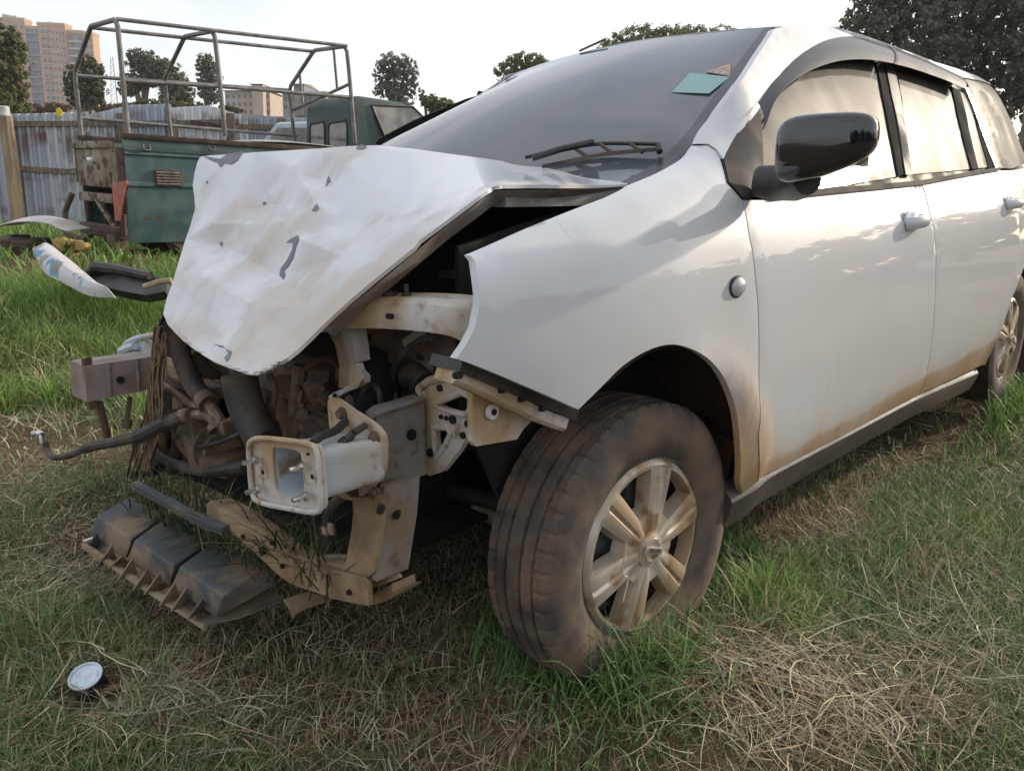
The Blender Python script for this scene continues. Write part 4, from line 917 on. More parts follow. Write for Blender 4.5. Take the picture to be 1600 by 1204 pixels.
# air intake plumbing seen through the gap by the wing
mks('intake_pipe', [tube(cr(PX([(610, 575), (640, 555), (675, 540), (715, 548), (735, 560)], x=.24), 6), .040, 14), tube(cr(PX([(600, 540), (625, 545), (650, 565), (690, 590)], x=.26), 6), .034, 14), tube(PX([(590, 540), (600, 600)], x=.22), .022, 10)], M_eng, CAR)
cor = cr(PX([(615, 580), (630, 582), (648, 588), (662, 600)], x=.30), 8); mk('corrugated_hose', tube(cor, [.024+.0035*(i % 2) for i in range(len(cor))], 14), M_hose, CAR)
mk('yellow_tag_box', box(CU(648, 532, x=.32), (.02, .05, .025), Matrix.Rotation(.5, 3, 'X'), .003), M_tan, CAR)
mk('coolant_hose', tube(cr(PX([(672, 526), (650, 535), (630, 552), (616, 575), (612, 600), (618, 625)], x=.34), 6), .0065, 8), M_hose, CAR)
mk('washer_bottle', xf(sphere((0, 0, 0), 1, 16, 10, (.06, .05, .09)), None, CU(580, 615, x=.36)), M_void, CAR)
mk('hose_loop', tube(cr(PX([(566, 640), (568, 610), (580, 600), (592, 612), (596, 645)], x=.40), 6), .005, 8), M_hose, CAR)
mk('bay_cable', tube(cr(PX([(690, 428), (720, 430), (742, 450)], x=.25), 5), .008, 8), M_hose, CAR)
mk('relay_plug', J(box(CU(513, 831, x=.47), (.02, .030, .022), bev=.003), tube(cr(PX([(513, 820), (516, 800), (523, 785), (535, 775)], x=.47), 5), .010, 8), tube(PX([(513, 838), (514, 862)], x=.47), .012, 8)), M_hose, CAR)
mks('relay_connector', [box(CU(517, 826, x=.485), (.006, .014, .020), bev=.001), box(CU(508, 829, x=.485), (.006, .014, .014), bev=.001)], mat('grey_connector', (.4, .37, .33), (.3, .22, .15), 30, .5), CAR)
mk('drive_shaft', cyl((.05, .10, .28), (.0, .58, .29), .02), M_void, CAR); mk('gearbox', box((-.05, 0, .30), (.4, .5, .14), bev=.03), M_void, CAR)
for pts, r, xx in ((((300, 520), (340, 545), (372, 590), (380, 640)), .010, .42), (((420, 585), (430, 610), (425, 650), (440, 690)), .007, .41), (((540, 540), (560, 560), (590, 565), (620, 560)), .009, .33), (((575, 530), (585, 580), (580, 630)), .013, .28),
                 (((650, 560), (690, 575), (720, 575)), .012, .26), (((590, 625), (620, 632), (655, 618)), .008, .34), (((255, 600), (285, 622), (310, 640)), .009, .44), (((230, 690), (262, 720), (320, 735), (385, 728)), .014, .44), (((440, 690), (470, 700), (520, 690)), .012, .40), (((320, 600), (350, 600), (372, 615)), .010, .38),
                 (((665, 555), (655, 580), (668, 600)), .016, .27), (((690, 530), (700, 560), (690, 590)), .010, .25), (((480, 575), (510, 560), (530, 570)), .008, .37), (((270, 640), (278, 690), (268, 735)), .016, .42)):
    mk('engine_hose', tube(cr(PX(pts, x=xx), 5), r, 8), random.choice([M_hose, M_eng, M_pipe, M_rust]), CAR)
for px, py, xx, s_ in ((560, 590, .28, (.06, .09, .07)), (625, 600, .24, (.10, .12, .08)), (690, 560, .2, (.08, .10, .10)), (300, 640, .36, (.08, .10, .10)), (365, 560, .30, (.06, .12, .08)), (415, 640, .34, (.05, .08, .09)), (250, 680, .40, (.05, .07, .10)), (350, 720, .40, (.10, .16, .05)), (640, 520, .2, (.1, .16, .06))):
    mk('engine_casting', box(CU(px, py, x=xx), s_, Matrix.Rotation(random.uniform(-.5, .5), 3, 'X') @ Matrix.Rotation(random.uniform(-.4, .4), 3, 'Z'), .012), random.choice([M_eng, M_eng, M_rust, M_grey]), CAR)
mk('radiator_fins', plate(PX([(262, 560), (290, 600), (300, 700), (285, 740), (245, 735), (250, 640)], x=.36), .02), M_rust, CAR)
M_vine = mat('dry_stalk', (.34, .25, .15), (.22, .15, .09), 30, .9)
for k in range(14):
    x0 = 252+random.uniform(-10, 8); pts = [(x0, 505+random.uniform(-10, 60)), (x0-6+random.uniform(-10, 8), 590), (x0-10+random.uniform(-12, 10), 660), (x0-28+random.uniform(-16, 16), 735)]
    mk('dry_stalk', tube(cr(PX(pts, x=.50+.01*random.random()), 4), random.uniform(.0012, .002), 5), M_vine, CAR)
# loose wires at the far side
random.seed(3)
for k in range(10):
    x0 = 250+random.uniform(-8, 12); pts = [(x0+random.uniform(-3, 3), 500+random.uniform(0, 40)), (x0-8+random.uniform(-10, 8), 580), (x0-12+random.uniform(-14, 10), 650), (x0-25+random.uniform(-14, 18), 700), (x0-38+random.uniform(-10, 22), 745)]
    mk('loose_wire', tube(cr(PX(pts, x=.47+.01*random.random()), 5), random.choice([.0022, .003, .0038]), 6), random.choice([M_hose, M_rust, M_hose]), CAR)

# ================================================================== BACKGROUND
UP = np.array([0, 0, 1.0])
HR = np.array([BW[1][0], BW[1][1], 0]); HR /= np.linalg.norm(HR); HF = np.array([math.cos(YAW), math.sin(YAW), 0])   # level right / forward of the view
# ---- the old green truck: side plane runs away to the right
T0 = WU(205, 385, 8.0); T1 = WU(556, 224, 9.6)
tdir = np.array([T1[0]-T0[0], T1[1]-T0[1], 0]); tdir /= np.linalg.norm(tdir); tin = np.cross(UP, tdir); tin *= np.sign(tin.dot(HF)); tbase = np.array([T0[0], T0[1], float(hgt(T0[0], T0[1]))])
Rt = np.array([tdir, tin, UP]).T
TRK = thing('farm_truck', 'old dark green pickup truck with a grey tube frame over its bed', 'truck', tbase, Rt)
def tk(px, py, v=0.0, u=None):                         # pixel to truck-local point on the plane v = const (or u = const)
    p = WP(px, py, tbase+(tin*v if u is None else tdir*u), tin if u is None else tdir); return Rt.T @ (p-tbase)
EYE_T = Rt.T @ (W_C-tbase)
M_green = mat('weathered_green', (.048, .105, .108), (.09, .15, .145), 5, .5, bump=.05, c3=(.085, .065, .045), s3=7, lo3=.58, hi3=.7)
M_dgreen = mat('cab_green', (.032, .062, .058), (.062, .092, .084), 4, .45)
M_khaki = mat('khaki_rear', (.27, .225, .15), (.19, .15, .10), 4, .7, c3=(.075, .04, .028), s3=9)
M_tubem = mat('grey_tube', (.16, .15, .14), (.26, .25, .24), 9, .45, .35)
M_brown = mat('brown_rust_iron', (.085, .05, .038), (.05, .035, .03), 12, .8)
M_redr = mat('red_reflector', (.42, .07, .045), (.28, .09, .06), 14, .4)
M_tglass = mat('truck_glass', (.10, .10, .095), (.22, .21, .18), 4, .15, coat=.6)
BL = tk(556, 222)[0]; WT = 1.32
def tp(u, v, w): return np.array([u, v, w])
zr = tk(202, 215)[2]; zb = tk(210, 380)[2]
# side wall: upper board, swage line, lower skirt tapering inward
def side():
    prof = [(0, zr), (-.012, zr-.02), (0, zr-.05), (0, zr-.14), (-.02, zr-.155), (.0, zr-.17), (0, zr-.42), (-.018, zr-.435), (-.018, zr-.46), (.0, zr-.475), (.01, zr-.8), (.05, zb)]
    V = []; F = []; us = np.linspace(0, BL, 24); n = len(prof)
    for u in us:
        for v, w in prof: V.append((u, v, w))
    for i in range(len(us)-1):
        for k in range(n-1): F.append((i*n+k, i*n+k+1, (i+1)*n+k+1, (i+1)*n+k))
    return solid(V, F, (0, .04, 0))
mk('bed_side', side(), M_green, TRK)
mk('bed_side', xf(side(), np.diag([1, -1, 1]), (0, WT, 0)), M_green, TRK)
mk('bed_board', box((BL/2, -.004, zr-.065), (BL, .012, .11), bev=.003), mat('faded_green_board', (.20, .23, .20), (.10, .15, .135), 2.5, .6, lo=.42, hi=.58), TRK)
mk('bed_rail', box((BL/2, .0, zr+.015), (BL+.02, .07, .05), bev=.006), M_brown, TRK); mk('bed_rail', box((BL/2, WT, zr+.015), (BL, .07, .05), bev=.006), M_brown, TRK)
mk('bed_floor', box((BL/2, WT/2, zr-.48), (BL-.04, WT-.1, .05)), M_brown, TRK)
mk('bed_front', box((BL-.02, WT/2, zr-.2), (.04, WT-.1, .5)), M_green, TRK)
# rear face
mk('tailgate', box((-.03, WT/2, zr-.30), (.05, WT-.16, .38), bev=.008), M_khaki, TRK)
mk('tailgate_cap', box((-.035, WT/2+.1, zr-.07), (.09, WT-.30, .07), bev=.008), M_khaki, TRK)
for v in (.05, WT-.05): mk('corner_post', box((-.02, v, zr-.28), (.06, .09, .36), bev=.006), M_brown, TRK)
mk('tail_lamp', box((-.075, WT*.52, zr-.22), (.06, .16, .05), bev=.01), M_amb, TRK)
mk('rear_beam', box((-.03, WT/2, zr-.60), (.09, WT-.2, .09), bev=.006), M_khaki, TRK)
for v in (.18, .5, WT-.3): mk('beam_brace', tube([(-.04, v, zr-.62), (-.02, v+.10, zb-.02)], .03, 6), M_brown, TRK)
mk('rear_cross_brace', tube([(-.05, WT*.55, zr-.62), (-.05, .22, zr-.92)], .03, 6), M_khaki, TRK)
mk('bumper', box((-.10, WT/2-.2, zb+.10), (.12, WT-.25, .12), bev=.01), M_brown, TRK); mk('bumper_end', box((-.10, .08, zb-.02), (.14, .22, .20), bev=.01), M_rust, TRK)
tri_ = [tk(x, y, u=-.12) for x, y in ((174, 286), (197, 282), (199, 288), (191, 322), (188, 345), (180, 344))]
mk('reflector', plate(tri_, .015, eye=EYE_T), M_redr, TRK); mk('reflector_bracket', tube([tri_[4]+[.03, 0, .06], tri_[4]+[.03, .03, -.14]], .03, 6), M_brown, TRK)
mk('tow_frame', J(tube([(-.12, WT-.05, zr-.58), (-.18, WT+.05, zr-.78), (-.22, WT-.05, zb+.02), (-.18, WT*.6, zb-.02)], .03, 6)), M_rust, TRK)
vent = [tk(x, y) for x, y in ((241, 268), (281, 266), (284, 290), (240, 291))]; vc = sum(vent)/4+[0, -.014, 0]
VT = mk('vent_frame', box(vc, (.275, .02, .165), bev=.006), M_brown, TRK)
for k in range(5): mk('louvre', box(vc+[0, -.014, .056-.028*k], (.235, .02, .012), Matrix.Rotation(.5, 3, 'X')), mat('vent_louvre', (.25, .23, .20), (.15, .12, .1), 20, .6) if k == 0 else bpy.data.materials['vent_louvre'], VT)
for px in (228, 330): 
    h = tk(px, 229); mk('tie_hook', tube(cr([h+[-.03, -.01, .02], h+[-.03, -.03, -.03], h+[.03, -.03, -.03], h+[.03, -.01, .02]], 4), .008, 6), M_tubem, TRK)
# tube frame: three hoops, the far upper corner cut off, plus rails
def tpx(px, py, v): return tk(px, py, v)
HT = []
for (b, t) in (((200, 212), (183, 30)), ((352, 213), (335, 48)), ((555, 224), (542, 72))):
    pb = tk(*b); pt = tk(*t); HT.append((pb, pt))
def hoop(pb, pt):
    u = pt[0]; zt_ = pt[2]; ch = .40
    ps = [pb, pb*.25+pt*.75, pt-[0, 0, .06], pt+[0, .06, 0], tp(u, .70, zt_+.01), tp(u, .76, zt_-.02), tp(u+.0, WT-.03, zt_-ch+.03), tp(u, WT, zt_-ch-.05), tp(u+(pb[0]-u)*.6, WT, zr)]
    return ps
for pb, pt in HT: mk('frame_hoop', tube(hoop(pb, pt), .024, 10), M_tubem, TRK)
lev = lambda k, f, v, dz=0: [(1-f)*pb+f*pt+[0, v, dz] for pb, pt in HT]
def rail(pts, r=.02): mk('frame_rail', tube(pts, r, 8), M_tubem, TRK)
rail([pt for pb, pt in HT]); rail([pt+[0, .73, 0] for pb, pt in HT]); rail([tp(pt[0], WT, pt[2]-.42) for pb, pt in HT]); rail([pb*.52+pt*.48 for pb, pt in HT]); rail([tp(pb[0]*.8+pt[0]*.2, WT, zr+.22) for pb, pt in HT])
pb, pt = HT[2]; f_ = lambda f, v: tp(pb[0]*(1-f)+pt[0]*f, v, pb[2]*(1-f)+pt[2]*f)
rail([f_(.62, 0), f_(.40, WT)]); rail([f_(.98, .28), f_(.56, .28)], .017); rail([f_(.82, WT-.22), f_(.44, WT-.22)], .017)
# cab
zc_ = tk(600, 152)[2]; u0 = BL+.03; u1 = tk(640, 158)[0]+.25
cab = [(u0, zr-.6), (u0, zc_-.12), (u0+.06, zc_-.02), (u0+.14, zc_), (u1-.25, zc_-.01), (u1-.05, zc_-.06), (u1+.30, zr+.02), (u1+1.1, zr-.05), (u1+1.15, zr-.6)]
n = len(cab); V = [(u, .06+.10*max(0, (w-zr))/.6, w) for u, w in cab]+[(u, WT-.06-.10*max(0, (w-zr))/.6, w) for u, w in cab]
bm = bmesh.new(); vv = [bm.verts.new(v) for v in V]; bm.faces.new(vv[:n]); bm.faces.new(vv[n:][::-1])
for i in range(n): bm.faces.new((vv[i], vv[(i+1) % n], vv[n+(i+1) % n], vv[n+i]))
bmesh.ops.recalc_face_normals(bm, faces=bm.faces); bmesh.ops.bevel(bm, geom=bm.edges[:], offset=.03, segments=3, profile=.5, affect='EDGES'); bm.verts.index_update()
g = [tuple(v.co) for v in bm.verts], [tuple(v.index for v in f.verts) for f in bm.faces]; bm.free()
mk('cab', g, M_dgreen, TRK, angle=40)
for v0, v1 in ((WT-.24, WT*.55), (WT*.48, .22)):
    q = [(u0-.006, v, w) for v, w in ((v0, zr-.02), (v0, zr+.32), (v0+(v1-v0)*.1, zr+.37), (v1-(v1-v0)*.1, zr+.39), (v1, zr+.34), (v1, zr-.02))]
    W_ = mk('rear_window', plate(q, .012, eye=EYE_T), M_tglass, TRK); mk('window_seal', tube(q+[q[0]], .016, 6), M_black, W_)
sw = [tk(x, y, .09) for x, y in ((585, 164), (650, 167), (672, 190), (672, 224), (603, 220))]; sw = [p-[0, .0, 0] for p in sw]
SW = mk('door_window', plate([(p[0], .06+.10*max(0, p[2]-zr)/.6-.008, p[2]) for p in sw], .01, eye=EYE_T), M_tglass, TRK); mk('window_seal', tube([(p[0], .06+.10*max(0, p[2]-zr)/.6-.01, p[2]) for p in sw+[sw[0]]], .014, 6), M_black, SW)
for u in (.75, BL+1.5):
    for v in (.18, WT-.18): mk('wheel', xf(lathe([(.05, -.08), (.2, -.09), (.22, -.11), (.38, -.11), (.41, -.07), (.41, .07), (.38, .11), (.22, .11), (.2, .09), (.05, .08)], 28), None, (u, v, max(.36, zb+.05))), M_rub, TRK)
def world_thing(name, label, cat, g, m, loc=(0, 0, 0), rot=None, group=None, **k):
    o = mk(name, g, m, None, **k); M_ = Matrix.Identity(4) if rot is None else Matrix(np.array(rot).tolist()).to_4x4(); M_.translation = Vector(loc); o.matrix_world = M_
    o['label'] = label; o['category'] = cat
    if group: o['group'] = group
    return o
# white panel lying across the truck bed
pw = tbase+Rt @ np.array([BL*.72, WT*.5, zr+.06])
def bowed(lx, ly, h, nx=14, ny=8, th=.01, f=None):
    V = []; F = []
    for i in range(nx+1):
        for j in range(ny+1):
            a, b = i/nx*2-1, j/ny*2-1; V.append((a*lx/2, b*ly/2, h*(1-a*a)*(1-.6*b*b)+(f(a, b) if f else 0)))
    for i in range(nx):
        for j in range(ny): F.append((i*(ny+1)+j, (i+1)*(ny+1)+j, (i+1)*(ny+1)+j+1, i*(ny+1)+j+1))
    return solid(V, F, (0, 0, -th))
M_wpanel = mat('dirty_white_paint', (.55, .54, .53), (.40, .38, .35), 5, .4, coat=.3)
world_thing('car_panel', 'thin white body panel lying across the truck bed', 'car part', bowed(1.1, 1.25, .05), M_wpanel, pw, Rt)

# ---- corrugated iron fence
F0 = WU(-60, 335, 15.5); F1 = WU(470, 300, 18.5); fd = np.array([F1[0]-F0[0], F1[1]-F0[1], 0]); FLn = np.linalg.norm(fd); fd /= FLn; fn = np.cross(UP, fd); fn *= -np.sign(fn.dot(HF))
fb0 = np.array([F0[0], F0[1], 0.0]); Rf = np.array([fd, fn, UP]).T
def ftop(px, py): p = WP(px, py, fb0, fn); q = Rf.T @ (p-fb0); return q
FEN = thing('sheet_fence', 'rusty grey corrugated iron fence behind the green truck', 'fence', fb0, Rf)
M_iron = bpy.data.materials.new('corrugated_iron'); M_iron.use_nodes = True; t = M_iron.node_tree; b = t.nodes['Principled BSDF']; b.inputs['Metallic'].default_value = .3; b.inputs['Roughness'].default_value = .38
oi = t.nodes.new('ShaderNodeObjectInfo'); cr_ = t.nodes.new('ShaderNodeValToRGB'); cr_.color_ramp.elements[0].color = (.24, .29, .37, 1); cr_.color_ramp.elements[1].color = (.66, .68, .70, 1); t.links.new(oi.outputs['Random'], cr_.inputs[0])
tc = t.nodes.new('ShaderNodeTexCoord'); nn = t.nodes.new('ShaderNodeTexNoise'); nn.inputs['Scale'].default_value = 1.6; nn.inputs['Detail'].default_value = 6; t.links.new(tc.outputs['Object'], nn.inputs[0])
mr_ = t.nodes.new('ShaderNodeMapRange'); mr_.inputs[1].default_value = .52; mr_.inputs[2].default_value = .66; t.links.new(nn.outputs[0], mr_.inputs[0]); x_ = t.nodes.new('ShaderNodeMix'); x_.data_type = 'RGBA'; t.links.new(mr_.outputs[0], x_.inputs[0]); t.links.new(cr_.outputs[0], x_.inputs[6]); x_.inputs[7].default_value = (.20, .14, .13, 1); t.links.new(x_.outputs[2], b.inputs['Base Color'])
tops = [(-60, 180), (10, 178), (120, 178), (188, 176), (192, 168), (262, 166), (330, 162), (372, 166), (376, 180), (430, 184), (520, 186), (640, 190)]
tq = np.array([ftop(*p)[[0, 2]] for p in tops]); xs_ = np.arange(0, tq[-1][0]-.1, .78)
def sheet(u, wdt, zt0, zt1, zb_):
    n = 40; V = []; F = []
    for i in range(n+1):
        s = i/n; uu = u+wdt*s; d = .034*math.sin(2*math.pi*uu/.152); V += [(uu, d, zb_), (uu, d, (zb_+zt0)/2), (uu, d, zt0+(zt1-zt0)*s)]
    for i in range(n):
        for k in range(2): F.append((i*3+k, (i+1)*3+k, (i+1)*3+k+1, i*3+k+1))
    return V, F
random.seed(11)
for i, u in enumerate(xs_):
    z0 = float(np.interp(u, tq[:, 0], tq[:, 1]))+random.uniform(-.05, .05); z1 = float(np.interp(u+.8, tq[:, 0], tq[:, 1]))+random.uniform(-.05, .05)
    g = sheet(0, .82, z0, z1, -.35); o = mk('iron_sheet', g, M_iron, FEN, angle=70); o.location = (u, .012*(i % 2), 0); o.rotation_euler = (random.uniform(-.02, .02), random.uniform(-.015, .015), 0)
M_wood = mat('grey_timber', (.22, .17, .12), (.12, .095, .075), 3, .85, stretch=(8, 8, .6), bump=.3)
M_post = mat('pale_log', (.42, .32, .19), (.27, .20, .13), 3, .8, stretch=(6, 6, .5), bump=.3)
for (px, y0, y1, r, m_) in ((8, 178, 332, .13, M_post), (188, 178, 270, .10, M_wood), (268, 186, 260, .09, M_wood), (358, 178, 260, .09, M_wood), (438, 186, 260, .09, M_wood)):
    a = ftop(px, y0); c_ = ftop(px, y1); a[1] = c_[1] = .16; c_[2] = -.3; c_[0] = a[0]+.03
    mk('fence_post', tube([c_, (a+c_)/2+[.02, 0, 0], a], [r*1.05, r, r*.95], 10), m_, FEN)
for a, c_ in (((12, 194), (190, 193)), ((190, 194), (372, 190)), ((372, 198), (520, 200)), ((12, 262), (108, 268)), ((105, 268), (170, 262))):
    p, q = ftop(*a), ftop(*c_); p[1] = q[1] = .07; mk('fence_rail', box((p+q)/2, (np.linalg.norm(q-p), .06, .10), Matrix.Rotation(-math.atan2(q[2]-p[2], q[0]-p[0]), 3, 'Y')), M_wood, FEN)
p, q = ftop(296, 193), ftop(345, 200); p[1] = q[1] = .2; mk('loose_plank', box((p+q)/2, (np.linalg.norm(q-p), .05, .12), Matrix.Rotation(-math.atan2(q[2]-p[2], q[0]-p[0]), 3, 'Y')), M_brown, FEN)
ry = WU(91, 176, 15.2); world_thing('yellow_rag', 'small yellow rag hanging over the top of the fence', 'rag', plate([WU(x, y, 15.2)-ry for x, y in ((87, 171), (92, 168), (97, 174), (96, 182), (91, 184), (88, 178))], .03, eye=W_C-ry), mat('yellow_cloth', (.65, .52, .03), (.5, .4, .03), 20, .8), ry)
cpv = WU(4, 176, 15.0); world_thing('white_bucket', 'white plastic tub upended on the corner fence post', 'bucket', lathe([(.001, .12), (.10, .12), (.12, .10), (.13, -.06)], 20, 'z'), M_wpanel, cpv)

# ---- foliage
M_leaf = tint_mat('leaves', .6, .25, .42); M_bark = mat('bark', (.09, .07, .055), (.16, .13, .10), 8, .9, bump=.4)
def crown(lobes, n, leaf, base, var, yellow=.15, seed=0, thin=0.0):
    r = np.random.default_rng(seed); w = np.array([l[3]*l[4]*l[5] for l in lobes])**.7; k = r.choice(len(lobes), n, p=w/w.sum()); Lb = np.array(lobes, float)[k]
    d = r.normal(size=(n, 3)); d /= np.linalg.norm(d, axis=1, keepdims=True); rad = r.uniform(.15, 1.05, n)**.6
    cl = r.normal(size=(n, 3))*.10; P = Lb[:, :3]+(d*rad[:, None]+cl)*Lb[:, 3:6]
    # clumping: pull leaves to nearby clump centres
    nc = max(6, n//45); ci = r.integers(0, n, nc); cc = P[ci]; a = r.integers(0, nc, n); near = np.empty(n, int)
    for s in range(0, n, 4000): near[s:s+4000] = np.argmin(((P[s:s+4000, None]-cc[None])**2).sum(2), 1)
    P = P*.55+cc[near]*.45
    nr = d*.8+r.normal(size=(n, 3))*.7; nr[:, 2] += .3; nr /= np.linalg.norm(nr, axis=1, keepdims=True)
    u = np.cross(nr, r.normal(size=(n, 3))); u /= np.linalg.norm(u, axis=1, keepdims=True); v = np.cross(nr, u)
    s = leaf*r.uniform(.6, 1.4, n)[:, None]; V = np.stack([P-u*s, P-v*s*.55, P+u*s, P+v*s*.55], 1).reshape(-1, 3)
    c = np.array(base)*(1+var*r.normal(size=(n, 1)))*(.8+.4*r.random((nc, 1))[near]); y = (r.random(n) < yellow)[:, None]; c = np.where(y, c*np.array([1.8, 1.35, .9]), c); c = np.clip(c, .004, .4)
    Q = np.arange(n*4).reshape(-1, 4); return V, Q, np.repeat(c, 4, 0)
def tree(name, label, base, lobes, trunks, n, leaf, col, seed, cat='tree', group=None, yellow=.12, var=.25, kind=None):
    o = thing(name, label, cat, base, None, group)
    V, Q, c = crown(lobes, n, leaf, col, var, yellow, seed); cw = raw('crown', V, Q, np.zeros((0, 3), int), M_leaf, c); cw.parent = o
    for tr in trunks: mk('trunk' if tr is trunks[0] else 'limb', tube(cr(tr[0], 4), np.interp(np.linspace(0, 1, 4*(len(tr[0])-1)+1), [0, 1], tr[1]), 8), M_bark, o)
    return o
def ptree(name, label, D, blobs, n, leaf, col, seed, base_py=None, **k):
    n = int(n*LNS); leaf = leaf*LFS    # blobs: (px, py, rx_px, ry_px[, depth]) seen at distance D
    s = D/FPX; cx = blobs[0][0]; b = WU(cx, base_py or 250, D); b[2] = float(hgt(b[0], b[1]))-.2; lobes = []; 
    for q in blobs:
        p = WU(q[0], q[1], D)-b+HF*(q[4] if len(q) > 4 else 0); lobes.append((*p, q[2]*s, q[2]*s*.9, q[3]*s))
    r = random.Random(seed); c0 = np.array(lobes[0][:3]); trunks = [([(0, 0, 0), (c0[0]*.4+r.uniform(-.1, .1), c0[1]*.4, c0[2]*.45), tuple(c0)], (max(.12, D*.006), .05))]
    for l in lobes[1:7]: trunks.append(([tuple(c0*.55), tuple((c0*.4+np.array(l[:3])*.6)*[1, 1, .92]), tuple(l[:3])], (max(.06, D*.003), .02)))
    return tree(name, label, b, lobes, trunks, n, leaf, col, seed, **k)
DG = (.09, .105, .065); OL = (.16, .17, .08); GY = (.145, .16, .115)
LFS, LNS = .42, 3.6
ptree('leafy_tree', 'tall olive green tree at the left edge beside the tower', 30, [(-5, 90, 42, 55), (18, 75, 20, 30), (22, 130, 22, 35), (5, 160, 35, 25), (-30, 60, 30, 40)], 6000, .17, OL, 1)
ptree('leafy_tree', 'round dark tree in front of the tower behind the truck frame', 38, [(133, 130, 28, 34), (148, 118, 16, 22), (120, 140, 18, 25), (138, 105, 16, 18), (150, 145, 13, 22)], 5000, .17, (.12, .145, .085), 2)
ptree('gum_tree', 'tall grey-green gum tree seen between the first two frame hoops', 55, [(222, 95, 26, 18), (205, 130, 18, 18), (240, 112, 22, 22), (228, 125, 24, 14), (198, 140, 14, 14)], 4500, .2, GY, 3)
ptree('gum_tree', 'spreading grey-green tree beside the second frame hoop', 55, [(268, 125, 24, 26), (258, 105, 16, 14), (285, 145, 20, 22), (272, 155, 24, 14)], 3500, .2, (.15, .165, .10), 4)
ptree('gum_tree', 'narrow upright tree just left of the middle frame hoop', 60, [(322, 105, 17, 22), (330, 122, 16, 26), (318, 135, 14, 20), (328, 152, 15, 12)], 3000, .2, GY, 5)
ptree('gum_tree', 'lone feathery gum tree above the green truck cab', 50, [(617, 100, 30, 17), (600, 118, 20, 20), (638, 115, 18, 26), (615, 130, 22, 24), (598, 142, 17, 12), (628, 152, 24, 18), (645, 135, 12, 20)], 4200, .15, (.15, .165, .12), 6)
ptree('low_bush', 'small leafy bush between the truck cab and the windscreen', 40, [(672, 160, 18, 12), (690, 165, 26, 12), (660, 150, 6, 10)], 1600, .15, OL, 7, cat='bush')
ptree('flat_tree', 'small flat-topped tree rising behind the windscreen edge', 45, [(822, 98, 36, 16), (800, 112, 32, 14), (845, 108, 30, 18), (828, 130, 50, 20)], 4500, .16, (.15, .16, .07), 8)
ptree('flat_tree', 'wide flat-topped tree showing over the car roof', 42, [(1010, 62, 60, 20), (1070, 58, 60, 16), (970, 75, 42, 16), (1130, 62, 60, 18), (1050, 90, 110, 30)], 9000, .15, (.15, .16, .07), 9)
ptree('tall_tree', 'huge dark tree towering behind the rear of the car', 30, [(1440, 90, 110, 80), (1370, 40, 60, 45), (1400, -40, 90, 60), (1500, 20, 100, 90), (1590, -30, 100, 90), (1580, 110, 90, 80), (1420, 160, 110, 60), (1360, 120, 60, 60), (1500, -110, 120, 70)], 26000, .20, (.14, .155, .12), 10, base_py=300)
ptree('tall_tree', 'second huge dark tree filling the right edge of the sky', 27, [(1690, 60, 120, 110), (1640, -40, 90, 80), (1780, 0, 120, 120), (1700, 160, 120, 80), (1850, 80, 120, 120)], 16000, .22, (.14, .155, .12), 12, base_py=300)
# trees beyond the right edge of the frame, mirrored in the car's side
random.seed(5)
for k, (az_, h) in enumerate(((178, 8.7), (162, 5.6), (150, 4.6), (137, 5.4), (124, 4.6), (110, 5.6), (96, 4.8), (82, 5.6), (68, 5.0), (54, 5.4), (40, 4.8))):
    a = math.radians(az_); D = 26; c_ = np.array([math.cos(a)*D, math.sin(a)*D, 0])
    tree('hedge_tree', 'dark leafy tree in the row along the yard edge', (c_[0], c_[1], -.2), [(0, 0, h*.58, 3.4, 3.4, h*.42), (1.5, 1, h*.4, 3, 3, h*.4), (-1.5, -1, h*.45, 3, 3, h*.42)], [([(0, 0, 0), (0, 0, h*.5)], (.25, .1))], 4200, .28, (.06, .07, .045), 40+k, group='trees in the row beyond the right of the frame')
ptree('dry_bush', 'brownish dry bush along the foot of the tower', 60, [(55, 172, 30, 10), (90, 170, 24, 10), (20, 172, 26, 9)], 1500, .2, (.13, .085, .045), 20, cat='bush')
ptree('dry_bush', 'rusty brown dry bush right of the round dark tree', 60, [(150, 162, 18, 12), (175, 170, 22, 8), (130, 168, 16, 8)], 1200, .2, (.16, .09, .05), 21, cat='bush')
ptree('low_bush', 'yellowish scrub behind the fence under the gum trees', 45, [(255, 166, 40, 10), (215, 168, 36, 8), (300, 168, 30, 8), (355, 172, 26, 7)], 2200, .17, (.10, .10, .035), 22, cat='bush')

# ---- buildings
def frame_at(px, py, D):
    o = WU(px, py, D); return o
RB = np.array([HR, HF, UP]).T                             # local x right, y away, z up
def bl(px, py, o, dy=0, D=300): # pixel to building-local on its front plane
    p = WP(px, py, o+HF*dy, HF); return RB.T @ (p-o)
M_brick = mat('salmon_render', (.42, .255, .165), (.37, .225, .15), 2, .85); M_sunlit_peach = mat('sunlit_peach_render', (.44, .27, .14), (.40, .25, .13), 2, .85); M_bluep = mat('blue_grey_bay', (.13, .16, .22), (.16, .19, .24), 2, .6); M_brown2 = mat('brown_bay', (.24, .17, .14), (.20, .15, .13), 2, .85)  # peach render has the sunlit orange of the tower's right face painted in
M_win = mat('dark_window', (.05, .055, .065), (.10, .10, .11), 1, .2); M_slab = mat('pale_slab', (.48, .42, .37), None, 1, .8); M_tank = mat('tank_grey', (.35, .37, .42), (.45, .45, .46), 1, .6)
TO = WU(75, 176, 320); TW = thing('tower_block', 'twelve-storey salmon apartment tower rising above the fence', 'building', TO, RB)
secs = [(-40, 45, 31, 0, M_brick), (45, 66, 42, 1.0, M_bluep), (66, 108, 37, -.8, M_brick), (108, 133, 46, .8, M_brown2), (133, 148, 48, 0, M_sunlit_peach)]
